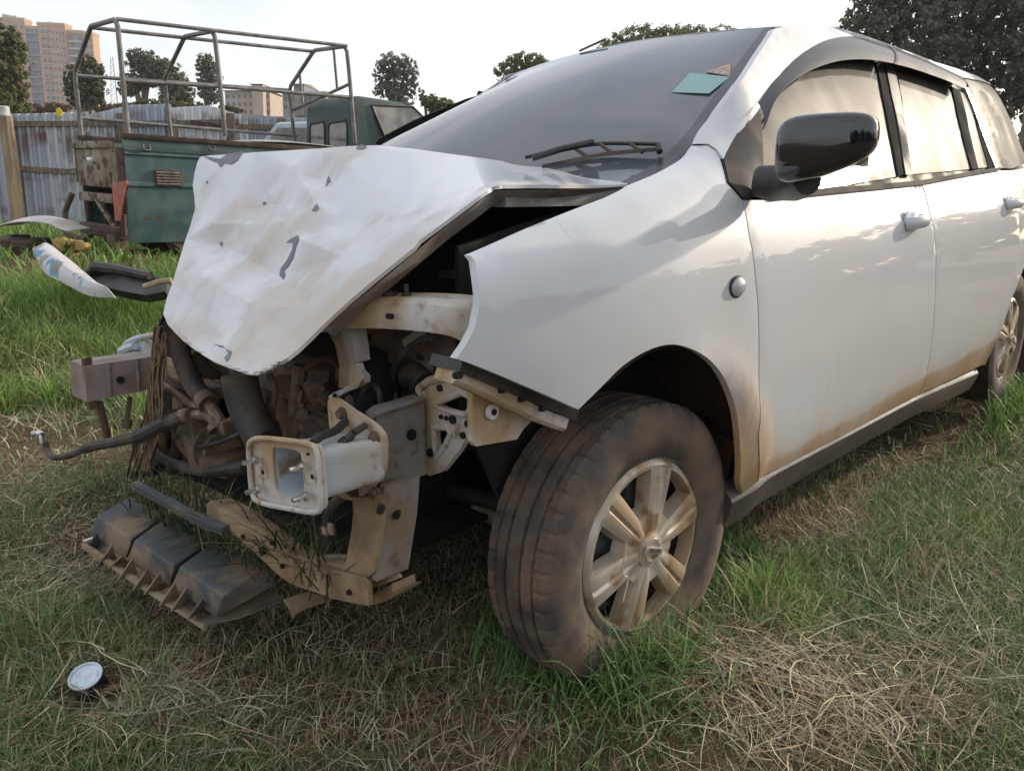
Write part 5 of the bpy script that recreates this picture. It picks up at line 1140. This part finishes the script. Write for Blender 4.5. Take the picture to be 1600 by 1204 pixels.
def wb(par, name, x0, x1, y0, y1, o, dy, dep, m_):
    xm_ = bl((x0+x1)/2, 100, o); a = np.array([bl(x0, 100, o)[0], 0, bl(75 if x1 < 200 else x0, y1, o)[2]]); c_ = np.array([bl(x1, 100, o)[0], 0, bl(75 if x1 < 200 else x0, y0, o)[2]]); return mk(name, box(((a[0]+c_[0])/2, dy+dep/2, (a[2]+c_[2])/2), (abs(c_[0]-a[0]), dep, abs(c_[2]-a[2]))), m_, par, smooth=False)
for x0, x1, yt, dy, m_ in secs:
    wb(TW, 'wall', x0, x1, yt, 215, TO, dy, 5, m_); wb(TW, 'parapet', x0-.5, x1+.5, yt-1, yt+4, TO, dy-.3, 5.6, M_sunlit_peach)
fl_ = 11.4
cols = [(27, 33, 42, 0, 1), (38.5, 41.5, 42, 0, 0), (46.5, 51, 46, 1, 2), (53, 64, 46, 1, 2), (71, 83, 48, -.8, 1), (86, 89, 49, -.8, 0), (93, 96, 49, -.8, 0), (99, 106, 50, -.8, 1), (111, 130, 56, .8, 2), (139, 146, 57, 0, 1), (135, 137.5, 58, 0, 0), (6, 16, 42, 0, 1), (-12, -2, 42, 0, 1)]
for x0, x1, yt, dy, kd in cols:
    for k in range(11):
        y0 = yt+k*fl_
        if y0 > 168: break
        w = wb(TW, 'window', x0, x1, y0, y0+(6 if kd else 3.6), TO, dy-.25, .6, M_win)
        if kd and x1-x0 > 6: wb(w, 'mullion', (x0+x1)/2-.35, (x0+x1)/2+.35, y0, y0+6, TO, dy-.4, .5, M_slab)
        if kd == 2: wb(TW, 'balcony', x0-.6, x1+.6, y0+6.2, y0+8.6, TO, dy-1.3, 1.2, M_slab if x0 > 100 else M_bluep)
        elif kd == 1: wb(w, 'sill', x0-.4, x1+.4, y0+6.1, y0+7.2, TO, dy-.6, .7, M_slab)
for x0, x1, y0, y1 in ((2, 8, 22, 31), (9, 15, 23, 31), (17, 24, 24, 31), (70, 76, 31.5, 38), (77, 84, 32, 38), (85, 92, 33, 39), (93, 98, 38, 41)): wb(TW, 'roof_tank', x0, x1, y0, y1+2, TO, 4, 6, M_tank)
# lattice mast
MO = WU(182, 178, 260); MA = thing('radio_mast', 'thin grey lattice mast between the trees on the skyline', 'mast', MO, RB); hM = bl(180, 90, MO)[2]
mks('mast_leg', [tube([(x, y, -2), (x*.25, y*.25, hM)], .10, 6) for x, y in ((-1.4, -1), (1.4, -1), (0, 1.4))], M_tank, MA)
for k in range(10):
    z = hM*k/10; s_ = 1-.75*k/10; s2 = 1-.75*(k+1)/10; mk('mast_brace', tube([(-1.4*s_, -1*s_, z), (1.4*s2, -1*s2, z+hM/10), (-1.4*s2, -s2, z+hM/10)], .07, 5), M_tank, MA)
# low apartment rows
def block(label, x0, x1, yt, yb, D, m_, roofm, wins, gable=None, cat='building', name='apartment_block'):
    o = WU((x0+x1)/2, yb, D); T = thing(name, label, cat, o, RB); wb(T, 'wall', x0, x1, yt, yb+30, o, 0, 12, m_)
    a, c_ = bl(x0-2, yt, o), bl(x1+2, yt, o); h = abs(bl(x0, yt-(gable or 5), o)[2]-a[2])
    V = [(a[0], -1, a[2]), (c_[0], -1, c_[2]), (c_[0], 13, c_[2]), (a[0], 13, a[2]), (a[0]*.85+c_[0]*.15, 6, a[2]+h), (a[0]*.15+c_[0]*.85, 6, c_[2]+h)]
    mk('roof', (V, [(0, 1, 5, 4), (1, 2, 5), (2, 3, 4, 5), (3, 0, 4), (3, 2, 1, 0)]), roofm, T, smooth=False)
    for y0, y1, st in wins:
        x = x0+3
        while x+4 < x1: wb(T, 'window', x, x+3.6, y0, y1, o, -.2, .5, M_win); x += st
    return T, o
M_tile = mat('red_tiles', (.22, .12, .09), (.28, .17, .12), 1, .8); M_grt = mat('grey_tiles', (.17, .16, .165), (.24, .22, .21), 1, .8); M_bge = mat('beige_wall', (.42, .34, .27), (.37, .30, .25), 1, .85)
block('low beige apartment row behind the middle of the truck frame', 349, 420, 142, 185, 190, M_bge, M_tile, ((148, 153, 9), (160, 165, 9), (172, 177, 9)))
block('small beige stair tower on the low apartment row', 392, 409, 132, 150, 186, M_bge, M_tile, ((138, 142, 8),), 2, name='stair_tower')
block('grey roofed house with a row of windows beside the truck cab', 440, 508, 146, 185, 150, mat('grey_wall', (.30, .29, .29), (.26, .25, .25), 1, .85), M_grt, ((152, 158, 10), (164, 170, 10)), 9, name='roofed_house')
T_, o_ = block('little pagoda-roofed cupola above the grey house', 458, 474, 132, 150, 148, M_grt, M_grt, (), 6, name='roof_cupola')
block('brick gabled house behind the truck cab corner', 512, 532, 150, 185, 145, M_brick, M_tile, ((158, 163, 8),), 7, name='gabled_house')
# ---- another wreck behind the truck
SO = WU(524, 245, 12.5); SO[2] = float(hgt(SO[0], SO[1]))+.36; ys = -math.radians(12); Rs = RB @ np.array([[math.cos(ys), -math.sin(ys), 0], [math.sin(ys), math.cos(ys), 0], [0, 0, 1]])
SC = thing('scrapped_hatchback', 'pale blue scrapped hatchback standing between the fence and the truck', 'car', SO, Rs*1.05); sk = bl(432, 172, SO)[2]/1.45
def extr(prof, y0, y1, bev=.05):
    bm = bmesh.new(); n = len(prof); a = [bm.verts.new((x, y0, z)) for x, z in prof]; c_ = [bm.verts.new((x, y1, z)) for x, z in prof]; bm.faces.new(a); bm.faces.new(c_[::-1])
    for i in range(n): bm.faces.new((a[i], a[(i+1) % n], c_[(i+1) % n], c_[i]))
    bmesh.ops.recalc_face_normals(bm, faces=bm.faces); bmesh.ops.bevel(bm, geom=bm.edges[:], offset=bev, segments=2, profile=.5, affect='EDGES'); bm.verts.index_update()
    g = [tuple(v.co) for v in bm.verts], [tuple(v.index for v in f.verts) for f in bm.faces]; bm.free(); return g
M_pbl = mat('pale_blue_paint', (.42, .48, .55), (.36, .40, .45), 3, .35, coat=.4)
mk('body', extr([(-1.1, .25), (-1.15, .75), (-1.0, .95), (1.2, .95), (2.0, .78), (2.1, .5), (2.05, .25)], -.78, .78), M_pbl, SC)
mk('cabin', extr([(-1.05, .93), (-.62, 1.42), (.25, 1.45), (.95, .95)], -.66, .66, .06), M_pbl, SC)
mk('windscreen', plate([(.98, -.58, .98), (.98, .58, .98), (.34, .5, 1.41), (.34, -.5, 1.41)], .02, eye=np.array([9, 0, 3])), M_tglass, SC); 
mk('side_window', plate([(-.85, -.668, .99), (.78, -.668, .99), (.22, -.668, 1.36), (-.58, -.668, 1.34)], .02, eye=np.array([0, -9, 1])), M_tglass, SC)
mk('rear_window', plate([(-1.09, -.5, .98), (-1.09, .5, .98), (-.74, .48, 1.36), (-.74, -.48, 1.36)], .03, eye=np.array([-9, 0, 3])), M_tglass, SC)
for u in (-.7, 1.35):
    for v in (-.74, .74): mk('wheel', xf(lathe([(.02, -.07), (.16, -.08), (.19, -.09), (.28, -.09), (.30, -.05), (.30, .05), (.28, .09), (.19, .09), (.16, .08), (.02, .07)], 24), None, (u, v, .30)), M_rub, SC)
# pole at the right edge
PO = WG(1520, 560); po = WU(1596, 230, 11); PO = np.array([po[0], po[1], float(hgt(po[0], po[1]))]); hp_ = WU(1596, 58, 11)[2]-PO[2]
world_thing('timber_pole', 'slim weathered timber pole at the right edge of the yard', 'pole', tube([(0, 0, -.3), (.01, 0, hp_*.5), (0, 0, hp_)], [.055, .05, .045], 10), M_wood, PO)

# ================================================================== THINGS LYING ABOUT
def lay(px, py, lift=0): p = WG(px, py); return np.array([p[0], p[1], p[2]+lift])
yawm = lambda a: RB @ np.array([[math.cos(a), -math.sin(a), 0], [math.sin(a), math.cos(a), 0], [0, 0, 1]])
# white panel over a pile at the fence end of the truck
d0 = 7.8; p0 = WU(70, 352, d0); gz = float(hgt(p0[0], p0[1])); wpx = d0/FPX
world_thing('roof_panel', 'pinkish white car roof panel lying on a heap near the truck', 'car part', bowed(.66, .5, .07, f=lambda a, b: -.03*a*a-.02*(a > .6)), mat('pinkish_white_paint', (.62, .55, .53), (.5, .44, .42), 3, .4, coat=.3), WU(68, 348, d0), yawm(.08))
hb = []
random.seed(9)
for k in range(9): hb.append(box((random.uniform(-.32, .32), random.uniform(-.2, .2), random.uniform(0, .10)), (random.uniform(.15, .4), random.uniform(.1, .25), random.uniform(.06, .14)), Matrix.Rotation(random.uniform(-1, 1), 3, 'Z') @ Matrix.Rotation(random.uniform(-.3, .3), 3, 'X'), .015))
world_thing('rusty_scrap', 'low heap of dark rusty scrap under the white roof panel', 'scrap', J(*hb), M_brown, (p0[0], p0[1], gz+.03), RB, kind='stuff')
ypx = WU(108, 370, d0-.2); world_thing('yellow_foam', 'crumpled yellow foam block beside the rusty scrap heap', 'foam', J(*[box((random.uniform(-.14, .14), random.uniform(-.06, .06), random.uniform(-.05, .05)), (random.uniform(.05, .12), .08, random.uniform(.05, .1)), Matrix.Rotation(random.uniform(-1, 1), 3, 'Y') @ Matrix.Rotation(random.uniform(-1, 1), 3, 'Z'), .012) for _ in range(12)]), mat('yellow_foam', (.42, .30, .10), (.28, .19, .07), 8, .9, bump=.5), (ypx[0], ypx[1], float(hgt(ypx[0], ypx[1]))+.08), RB)
# fallen white and blue body panel
d1 = 5.4
def fallen():
    A_ = [WU(x, y, d) for x, y, d in ((56, 388, 5.9), (72, 379, 5.95), (95, 395, 5.75), (118, 413, 5.5), (140, 432, 5.2), (165, 452, 4.9))]; B_ = [WU(x, y, d) for x, y, d in ((60, 412, 5.7), (72, 428, 5.5), (95, 440, 5.3), (110, 448, 5.15), (140, 462, 4.9), (180, 465, 4.7))]
    A_ = np.array(cr(A_, 4)); B_ = np.array(cr(B_, 4)); n = len(A_); V = []; rows = 7
    for r in range(rows):
        s = r/(rows-1)
        for i in range(n): V.append(A_[i]*(1-s)+B_[i]*s+UP*.05*math.sin(math.pi*s)+HF*-.05*math.sin(math.pi*s))
    F = [(r*n+i, r*n+i+1, (r+1)*n+i+1, (r+1)*n+i) for r in range(rows-1) for i in range(n-1)]; c_ = np.mean(V, 0); return solid(np.array(V)-c_, F, HF*.02-UP*.01), c_
M_fall = mat('white_blue_paint', (.52, .50, .50), (.12, .28, .45), 3.5, .45, lo=.56, hi=.60, c3=(.25, .22, .19), s3=5, lo3=.55, hi3=.6)
g, c_ = fallen(); world_thing('fallen_panel', 'torn white and blue body panel lying in the long grass', 'car part', g, M_fall, c_)
def mpx(pts): return [WU(*p) for p in pts]
q = mpx([(136, 428, 5.5), (150, 415, 5.5), (180, 418, 5.5), (215, 424, 5.4), (240, 432, 5.3), (262, 440, 5.2), (258, 455, 5.1), (225, 458, 5.1), (195, 456, 5.2), (165, 450, 5.3)]); c_ = np.mean(q, 0)
BP = thing('broken_bumper', 'black broken plastic bumper piece behind the fallen panel', 'car part', c_)
mk('bumper_skin', plate([p-c_ for p in q], .06, step=.1, eye=W_C-c_), M_black, BP)
mk('bumper_foam', tube([p-c_ for p in mpx([(138, 430, 5.45), (150, 417, 5.45), (185, 421, 5.4), (235, 432, 5.25)])], [.03, .045, .035, .03], 8), M_black, BP)
mk('bumper_bracket', tube([p-c_ for p in mpx([(225, 448, 5.1), (250, 440, 5.1), (268, 438, 5.1)])], .02, 8), M_tan, BP)
# the tin can
cn = lay(142, 1092); an = math.radians(1)
dirv = (W_C-cn); dirv /= np.linalg.norm(dirv); axv = UP*.74+dirv*.55-HR*.26; axv /= np.linalg.norm(axv); ux = np.cross(axv, HF); ux /= np.linalg.norm(ux); Rc = np.array([ux, np.cross(axv, ux), axv]).T
CAN = thing('tin_can', 'short dark tin with a shiny pale blue-white lid in the foreground grass', 'can', cn+UP*.036, Rc)
cs = .0315/.033
mk('body', xf(lathe([(.001, -.02), (.033, -.02), (.034, -.016), (.033, -.012), (.033, .022), (.034, .026), (.0335, .030)], 40, "z"), np.eye(3)*cs), mat('can_side', (.02, .02, .022), (.06, .05, .045), 30, .4), CAN)
mk('lid', xf(lathe([(.001, .0262), (.018, .0262), (.019, .0272), (.024, .0272), (.025, .0258), (.0295, .0258), (.031, .0305), (.0335, .0312), (.0345, .0295), (.0342, .027)], 48, "z"), np.eye(3)*cs), mat('lid_enamel', (.62, .70, .78), (.50, .56, .62), 40, .3, coat=.4), CAN)
fp = lay(175, 1085, .012); world_thing('dead_leaf', 'curled brown dead leaf beside the tin can', 'leaf', bowed(.05, .025, .01, 6, 4, .001), mat('dead_leaf', (.22, .12, .06), (.15, .08, .04), 30, .8), fp, yawm(.6))
rg2 = lay(93, 612, .03); world_thing('rubber_ring', 'small loop of pale hose lying in the grass', 'hose', tube([(.05*math.cos(a)*1.2, .05*math.sin(a), .012*math.sin(2*a)) for a in np.linspace(0, 6.283, 24)], .010, 8), mat('pale_hose', (.30, .27, .22), (.2, .17, .13), 12, .8), rg2, yawm(.2))

# ================================================================== GRASS
M_grass = tint_mat('grass_blades', .55, .25, .3); M_straw = tint_mat('straw_blades', .7, .2, .2)
def field(n, r0, r1, seed, half=math.radians(44)):
    r = np.random.default_rng(seed); d = np.sqrt(r.uniform(r0*r0, r1*r1, n)); a = YAW+r.uniform(-half, half, n)
    return W_C[0]+d*np.cos(a), W_C[1]+d*np.sin(a), d, r
def gs(px, py, blobs):
    o = np.zeros_like(px)
    for x, y, sx, sy, w in blobs: o = np.maximum(o, w*np.exp(-((px-x)/sx)**2-((py-y)/sy)**2))
    return o
LUSH = [(130, 470, 170, 95, 1), (40, 380, 90, 60, .8), (230, 520, 60, 60, .9), (1130, 890, 110, 70, .9), (930, 1050, 120, 60, .9), (1180, 960, 90, 60, .6), (1570, 640, 60, 60, .9), (1420, 840, 200, 80, .35), (60, 1000, 60, 40, .5), (220, 620, 60, 60, .6), (620, 1150, 60, 40, .2), (60, 850, 50, 50, .5)]
STRAW = [(1190, 1050, 150, 80, 1), (1300, 1120, 150, 60, .8), (1290, 845, 120, 35, .9), (90, 600, 120, 40, 1), (40, 560, 60, 40, .6), (60, 690, 90, 40, .6), (60, 950, 120, 80, .6), (230, 1110, 230, 70, .7), (500, 1130, 260, 70, .55), (1470, 1040, 140, 90, .55), (420, 1010, 150, 60, .45), (1060, 950, 60, 40, .5), (40, 780, 60, 50, .5)]
DEAD = [(1230, 830, 120, 40, 1), (700, 1130, 120, 50, .8), (90, 860, 70, 60, .8), (120, 1030, 80, 40, .6), (1480, 900, 90, 50, .6), (1330, 700, 90, 30, .5), (330, 1060, 120, 50, .6), (1420, 1130, 120, 50, .6), (20, 690, 50, 40, .7), (620, 990, 150, 50, .9)]
patch = [(rng.uniform(0, 6.28), rng.uniform(2, 7), rng.uniform(0, 6.28)) for _ in range(9)]
def pnoise(x, y): return sum(np.sin(f*(math.cos(a)*x+math.sin(a)*y)+p) for a, f, p in patch)/9*1.6
def car_xy(x, y, z): q = np.stack([x, y, z], -1) @ R; return q[:, 0], q[:, 1], q[:, 2]
def keep_out(x, y, z):
    cx, cy, cz = car_xy(x, y, z); k = (np.abs(cx) < .14) & (np.abs(np.abs(cy)-.69) < .085) | (np.abs(cx+2.74) < .14) & (np.abs(np.abs(cy)-.69) < .085)
    q = np.stack([x-tbase[0], y-tbase[1], z], -1) @ Rt; k |= (q[:, 0] > -.1) & (q[:, 0] < BL+2) & (q[:, 1] > .05) & (q[:, 1] < WT)
    k |= np.hypot(x-cn[0]-dirv[0]*.04, y-cn[1]-dirv[1]*.04) < .075
    under = (np.abs(cy) < .78) & (cx < .62) & (cx > -3.4); return k, under
def blades(x, y, h, w, lean, col, r, mat_, name, label, lv=(0, .4, .75, 1)):
    n = len(x); z = hgt(x, y)-.004; ph = r.uniform(0, 2*math.pi, n); fa = ph+r.normal(math.pi/2, .5, n); D = np.stack([np.cos(ph), np.sin(ph), np.zeros(n)], 1); Wd = np.stack([np.cos(fa), np.sin(fa), np.zeros(n)], 1); P = np.stack([x, y, z], 1); V = []; kw = (1, .85, .6)
    for i, t in enumerate(lv):
        c = P+D*(h*lean*t**1.7)[:, None]; c[:, 2] += h*t*np.sqrt(np.maximum(.05, 1-(lean*t*.8)**2)) if True else 0
        if i < 3: V += [c-Wd*(w*kw[i]*.5)[:, None], c+Wd*(w*kw[i]*.5)[:, None]]
        else: V.append(c)
    V = np.stack(V, 1).reshape(-1, 3); b = np.arange(n)[:, None]*7; Q = np.concatenate([b+[0, 1, 3, 2], b+[2, 3, 5, 4]]); T = b+[4, 5, 6]
    raw(name, V, Q, T, mat_, np.repeat(np.clip(col, .003, .6), 7, 0), kind='stuff', label=label)
def straws(x, y, ln, w, lift, col, r, name, label):
    n = len(x); ph = r.uniform(0, 2*math.pi, n); cv = r.normal(0, .7, n); pit = r.normal(.12, .22, n); V = []; px_, py_ = x.copy(), y.copy(); zoff = lift.copy()
    for i in range(5):
        a = ph+cv*i/4; zz = np.maximum(hgt(px_, py_)+.003, hgt(px_, py_)+zoff); wd = np.stack([-np.sin(a), np.cos(a), r.normal(0, .3, n)], 1)*(w*(1, .95, .85, .6, .15)[i]*.5)[:, None]; c = np.stack([px_, py_, zz], 1); V += [c-wd, c+wd]
        px_ = px_+np.cos(a)*ln/4; py_ = py_+np.sin(a)*ln/4; zoff = np.maximum(.002, zoff+(pit-.09*i)*ln/4)
    V = np.stack(V, 1).reshape(-1, 3); b = np.arange(n)[:, None]*10; Q = np.concatenate([b+[2*i, 2*i+1, 2*i+3, 2*i+2] for i in range(4)])
    raw(name, V, Q, np.zeros((0, 3), int), M_straw, np.repeat(np.clip(col, .003, .7), 10, 0), kind='stuff', label=label)
def grass(n, r0, r1, seed, wk, name, label):
    x, y, d, r = field(n, r0, r1, seed); z = hgt(x, y); u, v, dep = proj_w(np.stack([x, y, z], 1)); k, und = keep_out(x, y, z)
    lush = gs(u, v, LUSH); stw = gs(u, v, STRAW); pn_ = pnoise(x, y)
    lush = np.maximum(lush, (.75+.2*pn_)*(d > 4.2)*(u < 700)); lush = np.maximum(lush, .3*(u > 1150)*(d > 3))
    dead = gs(u, v, DEAD); acc = np.clip(.46+.34*pn_+.9*lush-.30*stw-.35*dead, .10, 1); acc = np.where(und, .16, acc); ok = (~k) & (r.random(n) < acc) & (v < 1500)
    x, y, d, lush, stw, pn_, und = [q[ok] for q in (x, y, d, lush, stw, pn_, und)]; m = len(x); s = r.random(m)
    h = (.025+.05*s)*(1+.4*pn_)+lush*(.03+.10*r.random(m)**1.5); h = np.where((d > 3.6) & (lush > .4), h*1.45, h); h = np.where(und, np.minimum(h, .05), h); h = np.minimum(h, .30)
    w = wk*(.5+1.3*r.random(m)**3)*(1+.35*lush); lean = np.clip(r.normal(.75, .3, m), .05, 1.2)
    g = np.array([.14, .205, .08]); lg = np.array([.18, .295, .065]); dr = np.array([.56, .46, .29]); c = g+(lg-g)*np.clip(lush*1.1, 0, 1)[:, None]; dead = dead[ok]; dry = r.random(m) < np.clip(.17-.16*lush+.2*stw+.25*und+.5*dead, .03, .85); c = c*np.clip(1+.38*pn_, .5, 1.5)[:, None]; dr = np.where((r.random((m, 1)) < .2+.6*dead[:, None]), np.array([.33, .215, .14]), dr); c = np.where(dry[:, None], dr, c)*(1+.30*r.normal(size=(m, 1)))
    blades(x, y, h, w, lean, c, r, M_grass, name, label)
grass(330000, .75, 3.0, 101, .0026, 'short_grass', 'short trampled grass close to the camera and under the wreck')
grass(130000, 3.0, 7.5, 102, .0048, 'long_grass', 'longer green grass around the wrecks')
grass(60000, 7.5, 22, 103, .013, 'far_grass', 'green grass near the fence')
def straw(n, r0, r1, seed, wk, name, label, lk=1):
    x, y, d, r = field(n, r0, r1, seed); z = hgt(x, y); u, v, dep = proj_w(np.stack([x, y, z], 1)); k, und = keep_out(x, y, z); stw = gs(u, v, STRAW); lush = gs(u, v, LUSH); pn_ = pnoise(x+3, y-2)
    acc = np.clip(.09+.14*pn_+.95*stw-.25*lush+.25*gs(u, v, DEAD), .02, 1); acc = np.where(und, .14, acc); ok = (~k) & (r.random(n) < acc); x, y, d, stw, und = [q[ok] for q in (x, y, d, stw, und)]; m = len(x)
    ln = lk*(.035+.13*r.random(m)**1.8)*(1+.5*stw); lift = np.abs(r.normal(0, .012, m))+.004+stw*.035*r.random(m); lift = np.where(und, np.minimum(lift, .01), lift)
    base = np.where((r.random(m) < .35)[:, None], np.array([.42, .30, .20]), np.array([.72, .63, .43])); c = base*(.30+.80*r.random((m, 1)))
    straws(x, y, ln, wk*(.4+1.3*r.random(m)**2), lift, c, r, name, label)
straw(110000, .75, 3.2, 201, .0021, 'dry_straw', 'dead straw lying in loose mats on the grass')
straw(22000, 3.2, 9, 202, .006, 'dry_hay', 'dead hay strewn across the yard further back', 1.5)
# taller tufts: front of the tyre, inside the torn nose, by the rear wheel
def tuft(spots, n, hr, wr, seed, name, label, spread=.05, col=(.08, .16, .055), lift=None):
    r = np.random.default_rng(seed); X = []; Y = []
    for px, py in spots:
        p = WG(px, py) if lift is None else WU(px, py, lift); X.append(p[0]+r.normal(0, spread, n)); Y.append(p[1]+r.normal(0, spread, n))
    x = np.concatenate(X); y = np.concatenate(Y); k, und = keep_out(x, y, hgt(x, y)); x, y = x[~k], y[~k]; m = len(x)
    blades(x, y, r.uniform(*hr, m), r.uniform(*wr, m), np.clip(r.normal(.7, .3, m), .1, 1.15), np.array(col)*(1+.3*r.normal(size=(m, 1))), r, M_grass, name, label)
tuft([(800, 1030), (825, 1060), (780, 1000), (850, 1085), (890, 1075), (930, 1075), (965, 1060), (1000, 1050), (1040, 1020), (910, 1100), (990, 1075), (1085, 960)], 60, (.06, .19), (.003, .006), 301, 'tyre_tuft', 'long green grass growing up against the front tyre', .055, col=(.13, .23, .08))
tuft([(1110, 890), (1150, 880), (1130, 920), (1180, 900)], 70, (.06, .15), (.003, .006), 302, 'wheel_tuft', 'green tuft behind the front wheel', .05)
tuft([(1570, 600), (1600, 590), (1590, 620), (1550, 640), (1620, 640)], 90, (.10, .24), (.004, .008), 303, 'sill_tuft', 'tall grass growing around the rear wheel', .09)
def nose_grass():
    r = np.random.default_rng(305); n = 520; a = r.random(n); px = 215+300*a+r.normal(0, 12, n); py = 770+110*a+r.normal(0, 14, n); P = np.array([R @ CU(x, y, x=.46+.06*q) for x, y, q in zip(px, py, r.random(n))]); P[:, 2] = P[:, 2]-.05
    ph = r.uniform(0, 6.28, n); h = r.uniform(.06, .20, n); ln = np.clip(r.normal(.75, .3, n), .1, 1.1); D = np.stack([np.cos(ph), np.sin(ph), 0*ph], 1); fa = ph+1.57+r.normal(0, .4, n); Wd = np.stack([np.cos(fa), np.sin(fa), 0*fa], 1); w = r.uniform(.0025, .005, n); V = []
    for i, t in enumerate((0, .4, .75, 1)):
        c = P+D*(h*ln*t**1.7)[:, None]; c[:, 2] += h*t*(1-.55*ln*t)
        V += [c-Wd*(w*(1, .85, .6)[i]*.5)[:, None], c+Wd*(w*(1, .85, .6)[i]*.5)[:, None]] if i < 3 else [c]
    V = np.stack(V, 1).reshape(-1, 3); b = np.arange(n)[:, None]*7; col = np.where((r.random(n) < .3)[:, None], [.26, .20, .11], [.05, .08, .03])*(1+.25*r.normal(size=(n, 1)))
    raw('nose_grass', V, np.concatenate([b+[0, 1, 3, 2], b+[2, 3, 5, 4]]), b+[4, 5, 6], M_grass, np.repeat(np.clip(col, .003, .5), 7, 0), kind='stuff', label='grass growing up through the open nose of the wreck')
nose_grass()

# ================================================================== HAZE
hz = bpy.data.materials.new('haze'); hz.use_nodes = True; t = hz.node_tree; t.nodes.remove(t.nodes['Principled BSDF']); v = t.nodes.new('ShaderNodeVolumePrincipled')
v.inputs['Color'].default_value = (.93, .95, 1, 1); v.inputs['Density'].default_value = .0006; v.inputs['Anisotropy'].default_value = .3; t.links.new(v.outputs[0], t.nodes['Material Output'].inputs['Volume'])
mk('haze', box((0, 0, 32), (900, 900, 71)), hz, None, smooth=False, kind='stuff', label='thin pale late afternoon haze over the yard')
